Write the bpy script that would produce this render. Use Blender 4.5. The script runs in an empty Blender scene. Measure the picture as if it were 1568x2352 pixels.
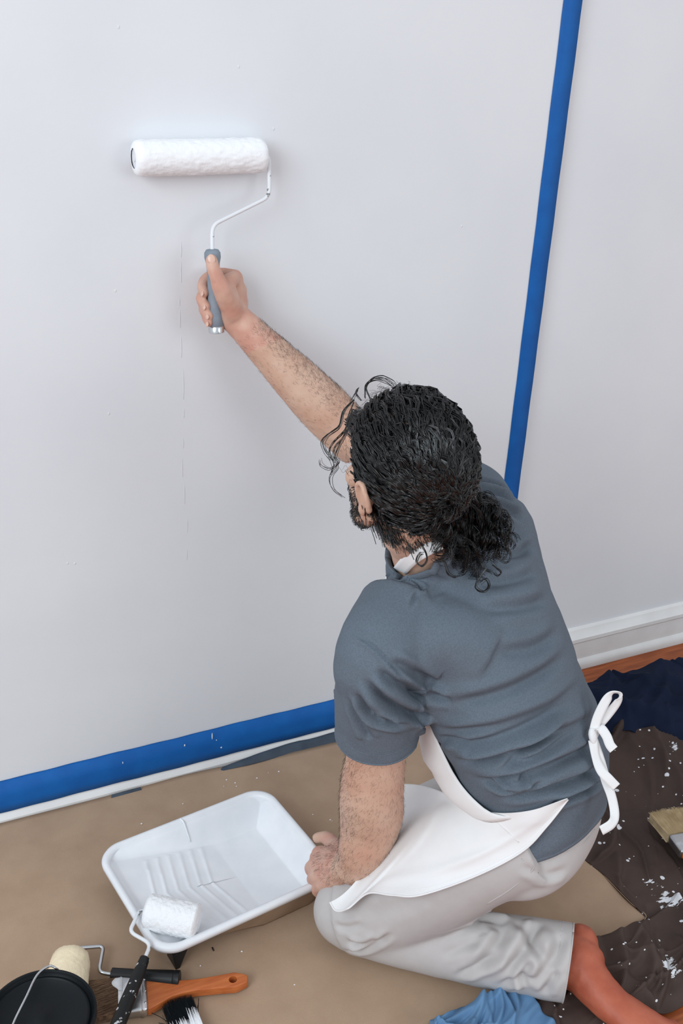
import bpy, bmesh, math, random
import numpy as np
from mathutils import Vector, Matrix
from mathutils.bvhtree import BVHTree

random.seed(7)
RNG = np.random.default_rng(11)
S = bpy.context.scene
COL = S.collection

# ------------------------------------------------------------------ camera
FOC = 2481.977                       # focal length in pixels of the 1568 x 2352 frame
CAM = np.array([0.0, -1.82149, 1.58950])
ROT = np.array([[0.9043817, -0.1533244, 0.3980859],
                [-0.4243459, -0.4210911, 0.8016464],
                [0.0447183, -0.8939267, -0.4459717]])   # camera (right, down, forward) -> world
u_, _, vt_ = np.linalg.svd(ROT); ROT = u_ @ vt_
cd = bpy.data.cameras.new('camera'); cam = bpy.data.objects.new('camera', cd); COL.objects.link(cam)
cd.sensor_fit = 'VERTICAL'; cd.sensor_height = 36.0; cd.lens = FOC / 2352 * 36.0; cd.clip_start = 0.05
m4 = Matrix.Identity(4)
for i in range(3):
    m4[i][0] = ROT[i, 0]; m4[i][1] = -ROT[i, 1]; m4[i][2] = -ROT[i, 2]; m4[i][3] = CAM[i]
cam.matrix_world = m4
S.camera = cam

# ------------------------------------------------------------------ light
w = bpy.data.worlds.new('world'); S.world = w; w.use_nodes = True
w.node_tree.nodes['Background'].inputs[0].default_value = (0.905, 0.95, 1.0, 1)
w.node_tree.nodes['Background'].inputs[1].default_value = 0.76
def area(name, loc, target, sx, sy, power, col):
    l = bpy.data.lights.new(name, 'AREA'); l.shape = 'RECTANGLE'; l.size = sx; l.size_y = sy; l.energy = power; l.color = col
    o = bpy.data.objects.new(name, l); COL.objects.link(o); o.location = loc
    o.rotation_euler = (Vector(target) - Vector(loc)).to_track_quat('-Z', 'Y').to_euler()
    return o
area('window_daylight', (-2.1, -2.3, 2.5), (0.7, -0.4, 0.8), 1.9, 1.9, 78, (0.84, 0.93, 1.0))
area('right_fill_light', (2.2, -3.6, 1.9), (1.0, -0.2, 0.5), 1.4, 1.6, 20, (0.93, 0.96, 1.0))  # added fill, no window known there: brightens the right and lower wall
S.view_settings.view_transform = 'Standard'; S.view_settings.look = 'None'
S.view_settings.exposure = 0.0; S.view_settings.gamma = 1.0
S.view_settings.use_curve_mapping = False

# ------------------------------------------------------------------ survey helpers: pixel of the photograph -> point of the place
def ray(p): return ROT @ np.array([(p[0] - 784) / FOC, (p[1] - 1176) / FOC, 1.0])
def W_(p, y=0.0): r = ray(p); return CAM + r * ((y - CAM[1]) / r[1])
def F_(p, z=0.0): r = ray(p); return CAM + r * ((z - CAM[2]) / r[2])
def D_(p, d): r = ray(p); return CAM + r * (d / np.linalg.norm(r))

# ------------------------------------------------------------------ noise
def _hash(ix, iy, iz, seed):
    n = (ix * 374761393 + iy * 668265263 + iz * 2147483647 + seed * 1274126177) & 0xffffffff
    n = ((n ^ (n >> 13)) * 1274126177) & 0xffffffff
    n = n ^ (n >> 16)
    return (n & 0xffff) / 65535.0
def vnoise(P, seed=0):
    P = np.asarray(P, float); i = np.floor(P).astype(np.int64); f = P - i; f = f * f * f * (f * (f * 6 - 15) + 10)
    r = 0
    for dx in (0, 1):
        for dy in (0, 1):
            for dz in (0, 1):
                wt = (f[:, 0] if dx else 1 - f[:, 0]) * (f[:, 1] if dy else 1 - f[:, 1]) * (f[:, 2] if dz else 1 - f[:, 2])
                r = r + wt * _hash(i[:, 0] + dx, i[:, 1] + dy, i[:, 2] + dz, seed)
    return r * 2 - 1
def fbm(P, seed=0, oct=3, gain=.5):
    a, s, r = 1.0, 1.0, 0
    for k in range(oct): r = r + a * vnoise(P * s + 17.3 * k, seed + k); a *= gain; s *= 2.03
    return r
def sstep(a, b, x): t = np.clip((x - a) / (b - a), 0, 1); return t * t * (3 - 2 * t)

# ------------------------------------------------------------------ materials
def lin(c):
    return tuple((v / 255 / 12.92 if v / 255 <= .04045 else ((v / 255 + .055) / 1.055) ** 2.4) for v in c)
MATS = {}
def mat(name, rgb, rough=.6, spec=.3, metal=0, rgb2=None, nscale=8, ndetail=4, lo=.35, hi=.65, bump=0, bscale=200, sheen=0, stretch=None, bstretch=None, sss=0, coat=0):
    m = bpy.data.materials.new(name); m.use_nodes = True; nt = m.node_tree; b = nt.nodes['Principled BSDF']
    b.inputs['Base Color'].default_value = (*lin(rgb), 1); b.inputs['Roughness'].default_value = rough
    b.inputs['Specular IOR Level'].default_value = spec; b.inputs['Metallic'].default_value = metal
    b.inputs['Coat Weight'].default_value = coat
    if sheen: b.inputs['Sheen Weight'].default_value = sheen
    if sss:
        b.inputs['Subsurface Weight'].default_value = sss; b.inputs['Subsurface Scale'].default_value = .006
        b.inputs['Subsurface Radius'].default_value = (1, .45, .25)
    tc = nt.nodes.new('ShaderNodeTexCoord')
    def coord(st):
        if not st: return tc.outputs['Object']
        mp = nt.nodes.new('ShaderNodeMapping'); mp.inputs['Scale'].default_value = st; nt.links.new(tc.outputs['Object'], mp.inputs[0]); return mp.outputs[0]
    if rgb2:
        n = nt.nodes.new('ShaderNodeTexNoise'); n.inputs['Scale'].default_value = nscale; n.inputs['Detail'].default_value = ndetail
        nt.links.new(coord(stretch), n.inputs['Vector'])
        r = nt.nodes.new('ShaderNodeValToRGB'); r.color_ramp.elements[0].position = lo; r.color_ramp.elements[1].position = hi
        r.color_ramp.elements[0].color = (*lin(rgb), 1); r.color_ramp.elements[1].color = (*lin(rgb2), 1)
        nt.links.new(n.outputs['Fac'], r.inputs[0]); nt.links.new(r.outputs[0], b.inputs['Base Color'])
    if bump:
        n = nt.nodes.new('ShaderNodeTexNoise'); n.inputs['Scale'].default_value = bscale; n.inputs['Detail'].default_value = 3
        nt.links.new(coord(bstretch), n.inputs['Vector'])
        bp = nt.nodes.new('ShaderNodeBump'); bp.inputs['Strength'].default_value = bump; bp.inputs['Distance'].default_value = .002
        nt.links.new(n.outputs['Fac'], bp.inputs['Height']); nt.links.new(bp.outputs[0], b.inputs['Normal'])
    MATS[name] = m
    return m
def splatter(m, base_socket_mat=None, layers=((60, .12, 1), (22, .16, 2)), white=(225, 226, 230), blobs=(), mult=1.0):
    """flat splashes of dried white paint over a material: random dots, and smears near given points"""
    nt = m.node_tree; b = nt.nodes['Principled BSDF']; tc = nt.nodes.new('ShaderNodeTexCoord'); N = nt.nodes; Lk = nt.links
    warp = N.new('ShaderNodeTexNoise'); warp.inputs['Scale'].default_value = 35; Lk.new(tc.outputs['Object'], warp.inputs['Vector'])
    vm = N.new('ShaderNodeVectorMath'); vm.operation = 'SCALE'; vm.inputs['Scale'].default_value = .012; Lk.new(warp.outputs['Color'], vm.inputs[0])
    va = N.new('ShaderNodeVectorMath'); va.operation = 'ADD'; Lk.new(tc.outputs['Object'], va.inputs[0]); Lk.new(vm.outputs[0], va.inputs[1])
    fac = None
    def math_(op, a, bb):
        n = N.new('ShaderNodeMath'); n.operation = op
        for i, q in enumerate((a, bb)):
            if isinstance(q, (int, float)): n.inputs[i].default_value = q
            elif q is not None: Lk.new(q, n.inputs[i])
        return n.outputs[0]
    for sc, th, sd in layers:
        vo = N.new('ShaderNodeTexVoronoi'); vo.inputs['Scale'].default_value = sc; Lk.new(va.outputs[0], vo.inputs['Vector'])
        sep = N.new('ShaderNodeSeparateColor'); Lk.new(vo.outputs['Color'], sep.inputs[0])
        rad = math_('MULTIPLY', math_('POWER', sep.outputs[0], 3.0), th)
        f = math_('LESS_THAN', vo.outputs['Distance'], rad)
        fac = f if fac is None else math_('MAXIMUM', fac, f)
    for (p, r, sc, th) in blobs:
        d = N.new('ShaderNodeVectorMath'); d.operation = 'DISTANCE'; Lk.new(tc.outputs['Object'], d.inputs[0]); d.inputs[1].default_value = p
        fall = math_('SUBTRACT', 1.0, math_('DIVIDE', d.outputs['Value'], r))
        n = N.new('ShaderNodeTexNoise'); n.inputs['Scale'].default_value = sc; n.inputs['Detail'].default_value = 6; n.inputs['Roughness'].default_value = .7
        mp = N.new('ShaderNodeMapping'); mp.inputs['Scale'].default_value = (1, 2.6, 1); mp.inputs['Rotation'].default_value = (0, 0, .5); Lk.new(tc.outputs['Object'], mp.inputs[0]); Lk.new(mp.outputs[0], n.inputs['Vector'])
        f = math_('GREATER_THAN', math_('ADD', math_('MULTIPLY', fall, .55), n.outputs['Fac']), th)
        f = math_('MULTIPLY', f, math_('GREATER_THAN', fall, 0.0))
        fac = math_('MAXIMUM', fac, f)
    mx = N.new('ShaderNodeMix'); mx.data_type = 'RGBA'; mx.inputs['B'].default_value = (*lin(white), 1)
    src = b.inputs['Base Color'].links[0].from_socket if b.inputs['Base Color'].links else None
    if src: Lk.new(src, mx.inputs['A'])
    else: mx.inputs['A'].default_value = b.inputs['Base Color'].default_value[:]
    Lk.new(fac, mx.inputs['Factor']); Lk.new(mx.outputs['Result'], b.inputs['Base Color'])

mat('wall_paint', (226, 228, 231), .75, .25, rgb2=(221, 223, 227), nscale=3, bump=.12, bscale=60)
mat('trim_paint', (231, 231, 230), .45, .4, rgb2=(224, 223, 222), nscale=14, bump=.1, bscale=30)
mat('blue_tape', (10, 96, 172), .55, .3, rgb2=(8, 88, 163), nscale=20, bump=.15, bscale=300)
mat('kraft', (176, 150, 126), .85, .15, rgb2=(167, 141, 118), nscale=12, ndetail=8, bump=.25, bscale=700)
mat('wood_floor', (176, 96, 52), .45, .35, rgb2=(142, 72, 38), nscale=9, ndetail=6, stretch=(1.2, 14, 1))
mat('tray_white', (233, 235, 238), .38, .45, rgb2=(226, 229, 233), nscale=20)
mat('tray_brown', (158, 134, 112), .8, .2, rgb2=(148, 124, 102), nscale=25)
mat('black_plastic', (24, 26, 28), .42, .4)
mat('black_lid', (7, 13, 17), .5, .25, bump=.05, bscale=40)
mat('black_handle', (20, 21, 22), .5, .4, rgb2=(222, 224, 228), nscale=75, ndetail=5, lo=.63, hi=.66)
mat('chrome', (205, 208, 210), .25, .5, metal=1)
mat('painted_wire', (226, 228, 231), .4, .4, rgb2=(120, 122, 124), nscale=60, lo=.62, hi=.66)
mat('white_nap', (240, 241, 243), .95, .1, bump=.6, bscale=500)
mat('wet_nap', (243, 244, 246), .6, .4, bump=.3, bscale=260)
mat('cream_nap', (238, 222, 190), .95, .1, bump=.5, bscale=500)
mat('grey_rubber', (140, 150, 160), .6, .3, rgb2=(128, 138, 149), nscale=50, bump=.1, bscale=300)
mat('orange_wood', (196, 112, 60), .4, .4, rgb2=(176, 92, 46), nscale=16, ndetail=6, stretch=(1, 9, 9))
mat('steel', (190, 192, 194), .32, .5, metal=1, rgb2=(225, 226, 228), nscale=30, lo=.5, hi=.6)
mat('bristle_tan', (150, 122, 98), .7, .2, rgb2=(84, 64, 52), nscale=40, stretch=(1, 14, 1))
mat('bristle_black', (20, 26, 30), .5, .4)
mat('bristle_pale', (206, 186, 150), .7, .2, rgb2=(184, 162, 126), nscale=50)
mat('paint', (238, 240, 243), .35, .5)
mat('can_white', (228, 229, 231), .4, .4)
mat('cloth_brown', (76, 62, 56), .75, .25, rgb2=(66, 53, 48), nscale=6, bump=.15, bscale=900)
mat('cloth_navy', (27, 36, 58), .9, .1, rgb2=(22, 30, 48), nscale=8, bump=.15, bscale=900)
mat('cloth_blue', (106, 144, 180), .85, .15, rgb2=(96, 132, 168), nscale=8, bump=.15, bscale=900)
mat('cloth_grey', (78, 88, 100), .85, .15, rgb2=(66, 76, 88), nscale=20)
mat('skin', (206, 172, 151), .5, .35, rgb2=(197, 154, 132), nscale=14, ndetail=5, sss=.12, bump=.12, bscale=350)
mat('skin_hand', (209, 170, 151), .5, .35, rgb2=(200, 148, 130), nscale=30, ndetail=5, sss=.12, bump=.15, bscale=300)
mat('skin_foot', (186, 104, 78), .5, .35, rgb2=(168, 84, 60), nscale=18, ndetail=5, sss=.12, bump=.15, bscale=300)
mat('nail', (216, 178, 160), .3, .5)
mat('shirt_cloth', (102, 112, 123), .85, .2, rgb2=(93, 103, 113), nscale=420, ndetail=3, bump=.12, bscale=900)
mat('trouser_cloth', (192, 188, 186), .9, .1, rgb2=(188, 184, 182), nscale=40, bump=.1, bscale=900)
mat('apron_cloth', (236, 236, 236), .92, .1, rgb2=(232, 231, 230), nscale=10, bump=.1, bscale=900)
mat('hair_dark', (6, 7, 8), .21, .65)
mat('body_hair', (50, 37, 30), .6, .3)
mat('eye_white', (225, 222, 218), .2, .5); mat('eye_iris', (50, 34, 24), .2, .5)

# ------------------------------------------------------------------ mesh building
def nrm(v): v = np.asarray(v, float); return v / max(1e-12, np.linalg.norm(v))
def catmull(P, n):
    P = np.asarray(P, float)
    if len(P) < 3: 
        t = np.linspace(0, 1, n)[:, None]; return P[0] * (1 - t) + P[-1] * t
    Q = np.vstack([2 * P[0] - P[1], P, 2 * P[-1] - P[-2]]); out = []
    for s in np.linspace(0, len(P) - 1, n):
        i = min(int(s), len(P) - 2); t = s - i
        a, b, c, d = Q[i], Q[i + 1], Q[i + 2], Q[i + 3]
        out.append(.5 * ((2 * b) + (c - a) * t + (2 * a - 5 * b + 4 * c - d) * t * t + (3 * b - a - 3 * c + d) * t ** 3))
    return np.array(out)
def frames(P, ref=None):
    T = np.gradient(P, axis=0); T /= np.linalg.norm(T, axis=1)[:, None] + 1e-12
    r = np.array(ref if ref is not None else (0, 0, 1.0), float)
    if abs(r @ T[0]) > .95: r = np.array((1.0, 0, 0))
    A = np.zeros_like(P); a = r - (r @ T[0]) * T[0]; a = nrm(a)
    for i in range(len(P)):
        if ref is not None:
            q = r - (r @ T[i]) * T[i]
            if np.linalg.norm(q) > .2: a = q
        a = nrm(a - (a @ T[i]) * T[i]); A[i] = a
    B = np.cross(T, A)
    return T, A, B
class MB:
    def __init__(s): s.v = []; s.f = []; s.m = []; s.n = 0
    def add(s, V, F, mi=0):
        V = np.asarray(V, float); s.v.append(V); o = s.n
        for q in F: s.f.append(tuple(int(i) + o for i in q)); s.m.append(mi)
        s.n += len(V); return s
    def loft(s, rings, caps=True, mi=0):
        rings = np.asarray(rings); k, n, _ = rings.shape; F = []
        for i in range(k - 1):
            for j in range(n): F.append((i * n + j, i * n + (j + 1) % n, (i + 1) * n + (j + 1) % n, (i + 1) * n + j))
        if caps: F.append(tuple(range(n))[::-1]); F.append(tuple(range((k - 1) * n, k * n)))
        return s.add(rings.reshape(-1, 3), F, mi)
    def tube(s, P, r, n=12, res=None, ref=None, caps=True, smooth=True, mi=0, round_end=False):
        """r: one radius, one per point, or (ra, rb) pairs; ra runs along ref"""
        P = np.asarray(P, float); r = np.asarray(r, float)
        if r.ndim == 0: r = np.full(len(P), float(r))
        if r.ndim == 1: r = np.stack([r, r], 1)
        if res and smooth:
            P2 = catmull(P, res); r2 = np.clip(catmull(np.hstack([r, r * 0 + 0])[:, :2], res), 1e-4, None)
        else: P2, r2 = P, r
        if round_end:
            T = np.gradient(P2, axis=0); add0, add1 = [], []
            t0 = -nrm(T[0]); t1 = nrm(T[-1])
            for q in (85, 60, 30):
                q = math.radians(q); k = math.sin(q); c = math.cos(q)
                add0.append((P2[0] + t0 * k * r2[0].mean(), r2[0] * c)); add1.insert(0, (P2[-1] + t1 * k * r2[-1].mean(), r2[-1] * c))
            P2 = np.vstack([[a[0] for a in add0], P2, [a[0] for a in add1]]); r2 = np.vstack([[a[1] for a in add0], r2, [a[1] for a in add1]])
        T, A, B = frames(P2, ref); th = np.linspace(0, 2 * np.pi, n, endpoint=False)
        rings = P2[:, None] + A[:, None] * (np.cos(th)[None, :, None] * r2[:, 0][:, None, None]) + B[:, None] * (np.sin(th)[None, :, None] * r2[:, 1][:, None, None])
        return s.loft(rings, caps, mi)
    def ell(s, c, ax, n=16, k=10, mi=0):
        """ellipsoid: centre, three axis vectors"""
        c = np.asarray(c, float); ax = np.asarray(ax, float); V = [c + ax[2]]; F = []
        for i in range(1, k):
            ph = math.pi * i / k
            for j in range(n):
                t = 2 * math.pi * j / n; V.append(c + ax[0] * math.sin(ph) * math.cos(t) + ax[1] * math.sin(ph) * math.sin(t) + ax[2] * math.cos(ph))
        V.append(c - ax[2])
        for j in range(n): F.append((0, 1 + j, 1 + (j + 1) % n))
        for i in range(k - 2):
            for j in range(n): a = 1 + i * n; F.append((a + j, a + n + j, a + n + (j + 1) % n, a + (j + 1) % n))
        a = 1 + (k - 2) * n
        for j in range(n): F.append((a + j, len(V) - 1, a + (j + 1) % n))
        return s.add(V, F, mi)
    def box(s, lo, hi, mi=0, fr=None):
        x0, y0, z0 = lo; x1, y1, z1 = hi
        V = np.array([(x0, y0, z0), (x1, y0, z0), (x1, y1, z0), (x0, y1, z0), (x0, y0, z1), (x1, y0, z1), (x1, y1, z1), (x0, y1, z1)], float)
        if fr is not None: o, a, b, c = fr; V = o + V[:, :1] * a + V[:, 1:2] * b + V[:, 2:] * c
        return s.add(V, [(0, 3, 2, 1), (4, 5, 6, 7), (0, 1, 5, 4), (1, 2, 6, 5), (2, 3, 7, 6), (3, 0, 4, 7)], mi)
    def grid(s, G, mi=0):
        G = np.asarray(G); a, b, _ = G.shape; F = []
        for i in range(a - 1):
            for j in range(b - 1): F.append((i * b + j, (i + 1) * b + j, (i + 1) * b + j + 1, i * b + j + 1))
        return s.add(G.reshape(-1, 3), F, mi)
    def mesh(s, name):
        me = bpy.data.meshes.new(name); me.from_pydata(np.vstack(s.v).tolist(), [], s.f)
        if max(s.m): me.polygons.foreach_set('material_index', s.m)
        return me
    def build(s, name, mats, parent=None, smooth=True, bevel=0, solid=0, sub=0, sharp=None):
        return obj(name, s.mesh(name), mats, parent, smooth, bevel, solid, sub, sharp)
def obj(name, me, mats, parent=None, smooth=True, bevel=0, solid=0, sub=0, sharp=None):
    o = bpy.data.objects.new(name, me); COL.objects.link(o)
    for q in ([mats] if isinstance(mats, str) else mats): me.materials.append(MATS[q])
    bm = bmesh.new(); bm.from_mesh(me); bmesh.ops.recalc_face_normals(bm, faces=bm.faces) if not solid else None; bm.to_mesh(me); bm.free()
    if smooth: me.polygons.foreach_set('use_smooth', [True] * len(me.polygons))
    if sharp: me.set_sharp_from_angle(angle=math.radians(sharp))
    if solid: q = o.modifiers.new('thickness', 'SOLIDIFY'); q.thickness = solid; q.offset = 0
    if bevel: q = o.modifiers.new('bevel', 'BEVEL'); q.width = bevel; q.segments = 2; q.limit_method = 'ANGLE'; q.angle_limit = .6
    if sub: q = o.modifiers.new('sub', 'SUBSURF'); q.levels = sub; q.render_levels = sub
    if parent is not None: o.parent = parent; o.matrix_parent_inverse = parent_inv(parent)
    return o
def parent_inv(p): return Matrix.Translation(-p.location) if p.type == 'EMPTY' else Matrix.Identity(4)
def evaluated(me, mods):
    o = bpy.data.objects.new('tmp', me); COL.objects.link(o)
    for t, kw in mods:
        m = o.modifiers.new(t, t)
        for k, v in kw.items(): setattr(m, k, v)
    dg = bpy.context.evaluated_depsgraph_get(); r = bpy.data.meshes.new_from_object(o.evaluated_get(dg))
    bpy.data.objects.remove(o); return r
def remesh(mb, vox, it=6, fac=.5):
    return evaluated(mb.mesh('tmp'), [('REMESH', dict(mode='VOXEL', voxel_size=vox)), ('SMOOTH', dict(factor=fac, iterations=it))])
def coords(me): a = np.zeros(len(me.vertices) * 3); me.vertices.foreach_get('co', a); return a.reshape(-1, 3)
def normals(me): a = np.zeros(len(me.vertices) * 3); me.vertices.foreach_get('normal', a); return a.reshape(-1, 3)
def setco(me, V): me.vertices.foreach_set('co', V.reshape(-1)); me.update()
def tag(o, label=None, cat=None, group=None, kind=None):
    if label: o['label'] = label
    if cat: o['category'] = cat
    if group: o['group'] = group
    if kind: o['kind'] = kind
    return o
def thing(name, label, cat, loc, group=None):
    o = bpy.data.objects.new(name, None); COL.objects.link(o); o.location = loc; o.empty_display_size = .05
    return tag(o, label, cat, group)

# ------------------------------------------------------------------ the room
EDGE = 1.351; STEP = .022
b = MB(); b.box((-2.2, 0, 0), (EDGE, .12, 2.7)); wl = b.build('wall_left', 'wall_paint', smooth=False); tag(wl, kind='structure')
b = MB(); b.box((EDGE, STEP, 0), (4.2, .12, 2.7)); wr = b.build('wall_right', 'wall_paint', smooth=False); tag(wr, kind='structure')
# hairline crack and paint nibs in the plaster
b = MB(); z = 1.16
while z > .55:
    ln = random.uniform(.012, .06); x = .565 + .003 * math.sin(z * 23) + random.uniform(-.001, .001)
    b.tube([(x, -.0002, z), (x + random.uniform(-.001, .001), -.0005, z - ln / 2), (x, -.0002, z - ln)], [.0002, .0005, .0002], n=6, res=5); z -= ln + random.uniform(.004, .05)
b.build('crack', 'wall_paint', wl)['kind'] = 'stuff'
b = MB()
for p in [(265, 668), (155, 1294), (172, 1294), (628, 296), (272, 62), (548, 153), (1060, 520), (250, 950)]:
    c = W_(p); b.ell(c, np.diag([.0022, .0005, .003]), 8, 6)
b.build('paint_nib', 'wall_paint', wl)['kind'] = 'stuff'

fl = MB(); fl.box((-2.2, -4.0, -.06), (4.2, .13, -.012)); floor = fl.build('floor', 'wood_floor', smooth=False); tag(floor, kind='structure')
pw = .083; k = 0; proto = {}
y = .1
while y > -1.75:
    x = -2.2 - random.uniform(0, .9)
    while x < 4.2:
        ln = random.choice((.9, 1.2, 1.5)); x0 = max(x, -2.2); x1 = min(x + ln, 4.2)
        if x1 - x0 > .05 and x1 > .6 and x0 < 3.0:
            key = round(x1 - x0, 3)
            if key not in proto:
                bb = MB(); bb.box((0, -pw + .0012, -.012), (x1 - x0 - .0012, 0, 0)); o = bb.build('plank', 'wood_floor', floor, smooth=False); proto[key] = o
            else:
                o = proto[key].copy(); COL.objects.link(o); o.parent = floor
            o.location = (x0, y, random.uniform(-.0006, 0))
        x += ln
    y -= pw

def profile_board(name, x0, x1, prof, y0):
    """prof: (out from wall, height)"""
    b = MB(); rings = []
    for x in np.linspace(x0, x1, 40): rings.append([(x, y0 - o, z) for o, z in prof])
    b.loft(rings); o = b.build(name, 'trim_paint', smooth=True, sharp=35); return tag(o, kind='structure')
profile_board('baseboard_left', -2.2, EDGE, [(0, 0), (.026, 0), (.026, .012), (.020, .020), (.017, .022), (.016, .066), (.013, .074), (.004, .090), (0, .092)], 0)
profile_board('baseboard_right', EDGE, 4.2, [(0, 0), (.030, 0), (.030, .012), (.024, .022), (.017, .026), (.016, .075), (.022, .082), (.022, .092), (.012, .102), (.008, .112), (0, .116)], STEP)

# masking tape
b = MB(); n = 60; G = []
for i, zz in enumerate(np.linspace(2.6, .094, n)):
    e = .0004 * math.sin(i * 1.7); G.append([(1.308 + e, -.0012, zz), (1.33, -.0014, zz), (EDGE - .0005 + e, -.0012, zz)])
b.grid(G); t = b.build('masking_tape', 'blue_tape', solid=.0006); tag(t, 'blue masking tape strip running vertically up the white wall', 'masking tape', 'blue masking tape')
b = MB(); G = []
for i, xx in enumerate(np.linspace(-1.6, EDGE, 160)):
    e = .0006 * math.sin(i * .37) + .0005 * math.sin(i * 1.3)
    G.append([(xx, -.0012, .094 + e), (xx, -.0060, .0915), (xx, -.0148, .0745), (xx, -.0176, .066), (xx, -.0184, .045), (xx, -.0190, .027 + e)])
b.grid(G); t = b.build('masking_tape', 'blue_tape', solid=.0006); tag(t, 'blue masking tape strip folded along the top of the baseboard', 'masking tape', 'blue masking tape')
b = MB()
for (p, s) in [((487, 1691), (.0012, .009)), ((424, 1712), (.0015, .003)), ((282, 1752), (.001, .003)), ((508, 1717), (.002, .002)), ((497, 1700), (.0012, .0012))]:
    c = W_(p, -.019); b.ell(c, np.diag([s[0], .0008, s[1]]), 8, 6)
b.build('paint_fleck', 'paint', t)['kind'] = 'stuff'
# ------------------------------------------------------------------ kraft paper over the floor
def poly_patch(bnd, nu, nv):
    """Coons patch from four edges: bottom, right, top, left polylines (bottom/top run left->right, left/right run bottom->top)"""
    Bt, Rt, Tp, Lf = [np.asarray(q, float) for q in bnd]
    c0, c1 = catmull(Bt, nu), catmull(Tp, nu); d0, d1 = catmull(Lf, nv), catmull(Rt, nv)
    u = np.linspace(0, 1, nu)[:, None, None]; v = np.linspace(0, 1, nv)[None, :, None]
    S_ = (1 - v) * c0[:, None] + v * c1[:, None] + (1 - u) * d0[None] + u * d1[None]
    S_ -= (1 - u) * (1 - v) * c0[0] + u * (1 - v) * c0[-1] + (1 - u) * v * c1[0] + u * v * c1[-1]
    return S_
def xy(p, z=0.0): return F_(p, z)[:2]
PZ = .004
b = MB(); nx, ny = 180, 60
fe = catmull([(-1.5, -.80), (0.2, -.79), (.742, -.784), (.883, -.775), (1.05, -.760), (1.222, -.746)], nx)
be = catmull([(-1.5, -.024), (.15, -.027), (.38, -.027), (.44, -.024), (.60, -.030), (.70, -.040), (.93, -.047), (1.10, -.06), (1.216, -.06)], nx)
G = np.zeros((nx, ny, 3)); vv = np.linspace(0, 1, ny)
G[:, :, :2] = fe[:, None, :] * (1 - vv)[None, :, None] + be[:, None, :] * vv[None, :, None]
Q = G.reshape(-1, 3); hz = PZ + .0018 * fbm(np.c_[Q[:, 0] * 5, Q[:, 1] * 7, Q[:, 0] * 0], 3, 2)
hz += .008 * np.exp(-((Q[:, 0] - 1.222) ** 2 + (Q[:, 1] + .746) ** 2) / .0016)
hz += .004 * sstep(.06, 0, -.024 - Q[:, 1]) 
Q[:, 2] = np.maximum(hz, .0022)
b.grid(Q.reshape(nx, ny, 3)); paper = b.build('kraft_paper', 'kraft', solid=.0006)
tag(paper, 'large brown kraft paper sheet covering the floor along the wall', 'paper')
b = MB(); b.tube([(1.10, -.7575, .0055), (1.17, -.7512, .007), (1.2215, -.7465, .0135), (1.2205, -.70, .008), (1.219, -.62, .0055)], .0009, n=6, res=24)
b.build('paper_edge', 'kraft', paper)
b = MB()
for p in [(520, 1791), (514, 1806), (543, 1806), (503, 1780), (762, 1886), (718, 1871), (325, 1892), (676, 2262), (555, 2185), (460, 2218), (540, 1798), (590, 1787), (616, 1775), (700, 1790), (420, 1846), (640, 1772), (758, 1883)]:
    c = F_(p, PZ + .001); s = random.uniform(.0008, .0024); b.ell(c, np.diag([s, s * .8, .0008]), 8, 5)
b.build('paint_drop', 'paint', paper)['kind'] = 'stuff'
b = MB(); c = F_((489, 2180), PZ + .001); b.tube([c + (0, .004, 0), c - (0, .004, 0)], .0012, n=6)
b.build('dark_fleck', 'black_plastic', paper)

# ------------------------------------------------------------------ cloths
def fold_height(P, seed, amp, fine=.35, s0=6.0, direc=(1, .5), n=46):
    """crumpled cloth: many separate creases of random length, lying roughly one way, over soft swells"""
    rg_ = np.random.default_rng(seed); q = np.c_[P[:, 0], P[:, 1], 0 * P[:, 0]]; lo, hi = q.min(0), q.max(0)
    q2 = (q + np.c_[fbm(q * 7, seed + 5, 2), fbm(q * 7 + 9, seed + 6, 2), 0 * P[:, 0]] * .022)[:, :2]
    h = np.zeros(len(P)); a0 = math.atan2(direc[1], direc[0])
    for k in range(n):
        c = lo[:2] + (hi - lo)[:2] * rg_.random(2); an = a0 + rg_.normal() * .65; d_ = np.array([math.cos(an), math.sin(an)]); ln = rg_.uniform(.05, .22) * 6 / s0; w_ = rg_.uniform(.0045, .014) * 6 / s0
        r = q2 - c; x = r @ d_; y = r @ np.array([-d_[1], d_[0]]); w2 = w_ * (1 + .9 * x / ln)
        y = y - .25 * x * x / ln
        w2 = np.clip(w2, w_ * .35, None); prof = np.where(y > 0, 1 / (1 + (y / w2) ** 2), np.exp(-(y / (w2 * .55)) ** 2))
        h = np.maximum(h * .96, 0) + rg_.uniform(.35, 1.0) * prof * np.exp(-(x / ln) ** 4)
    h = 1.5 * (1 - np.exp(-h / 1.5))
    return amp * (h + .35 * (fbm(q * 5, seed + 3, 2) + .6) + fine * .10 * fbm(q * 26, seed + 2, 2))
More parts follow.
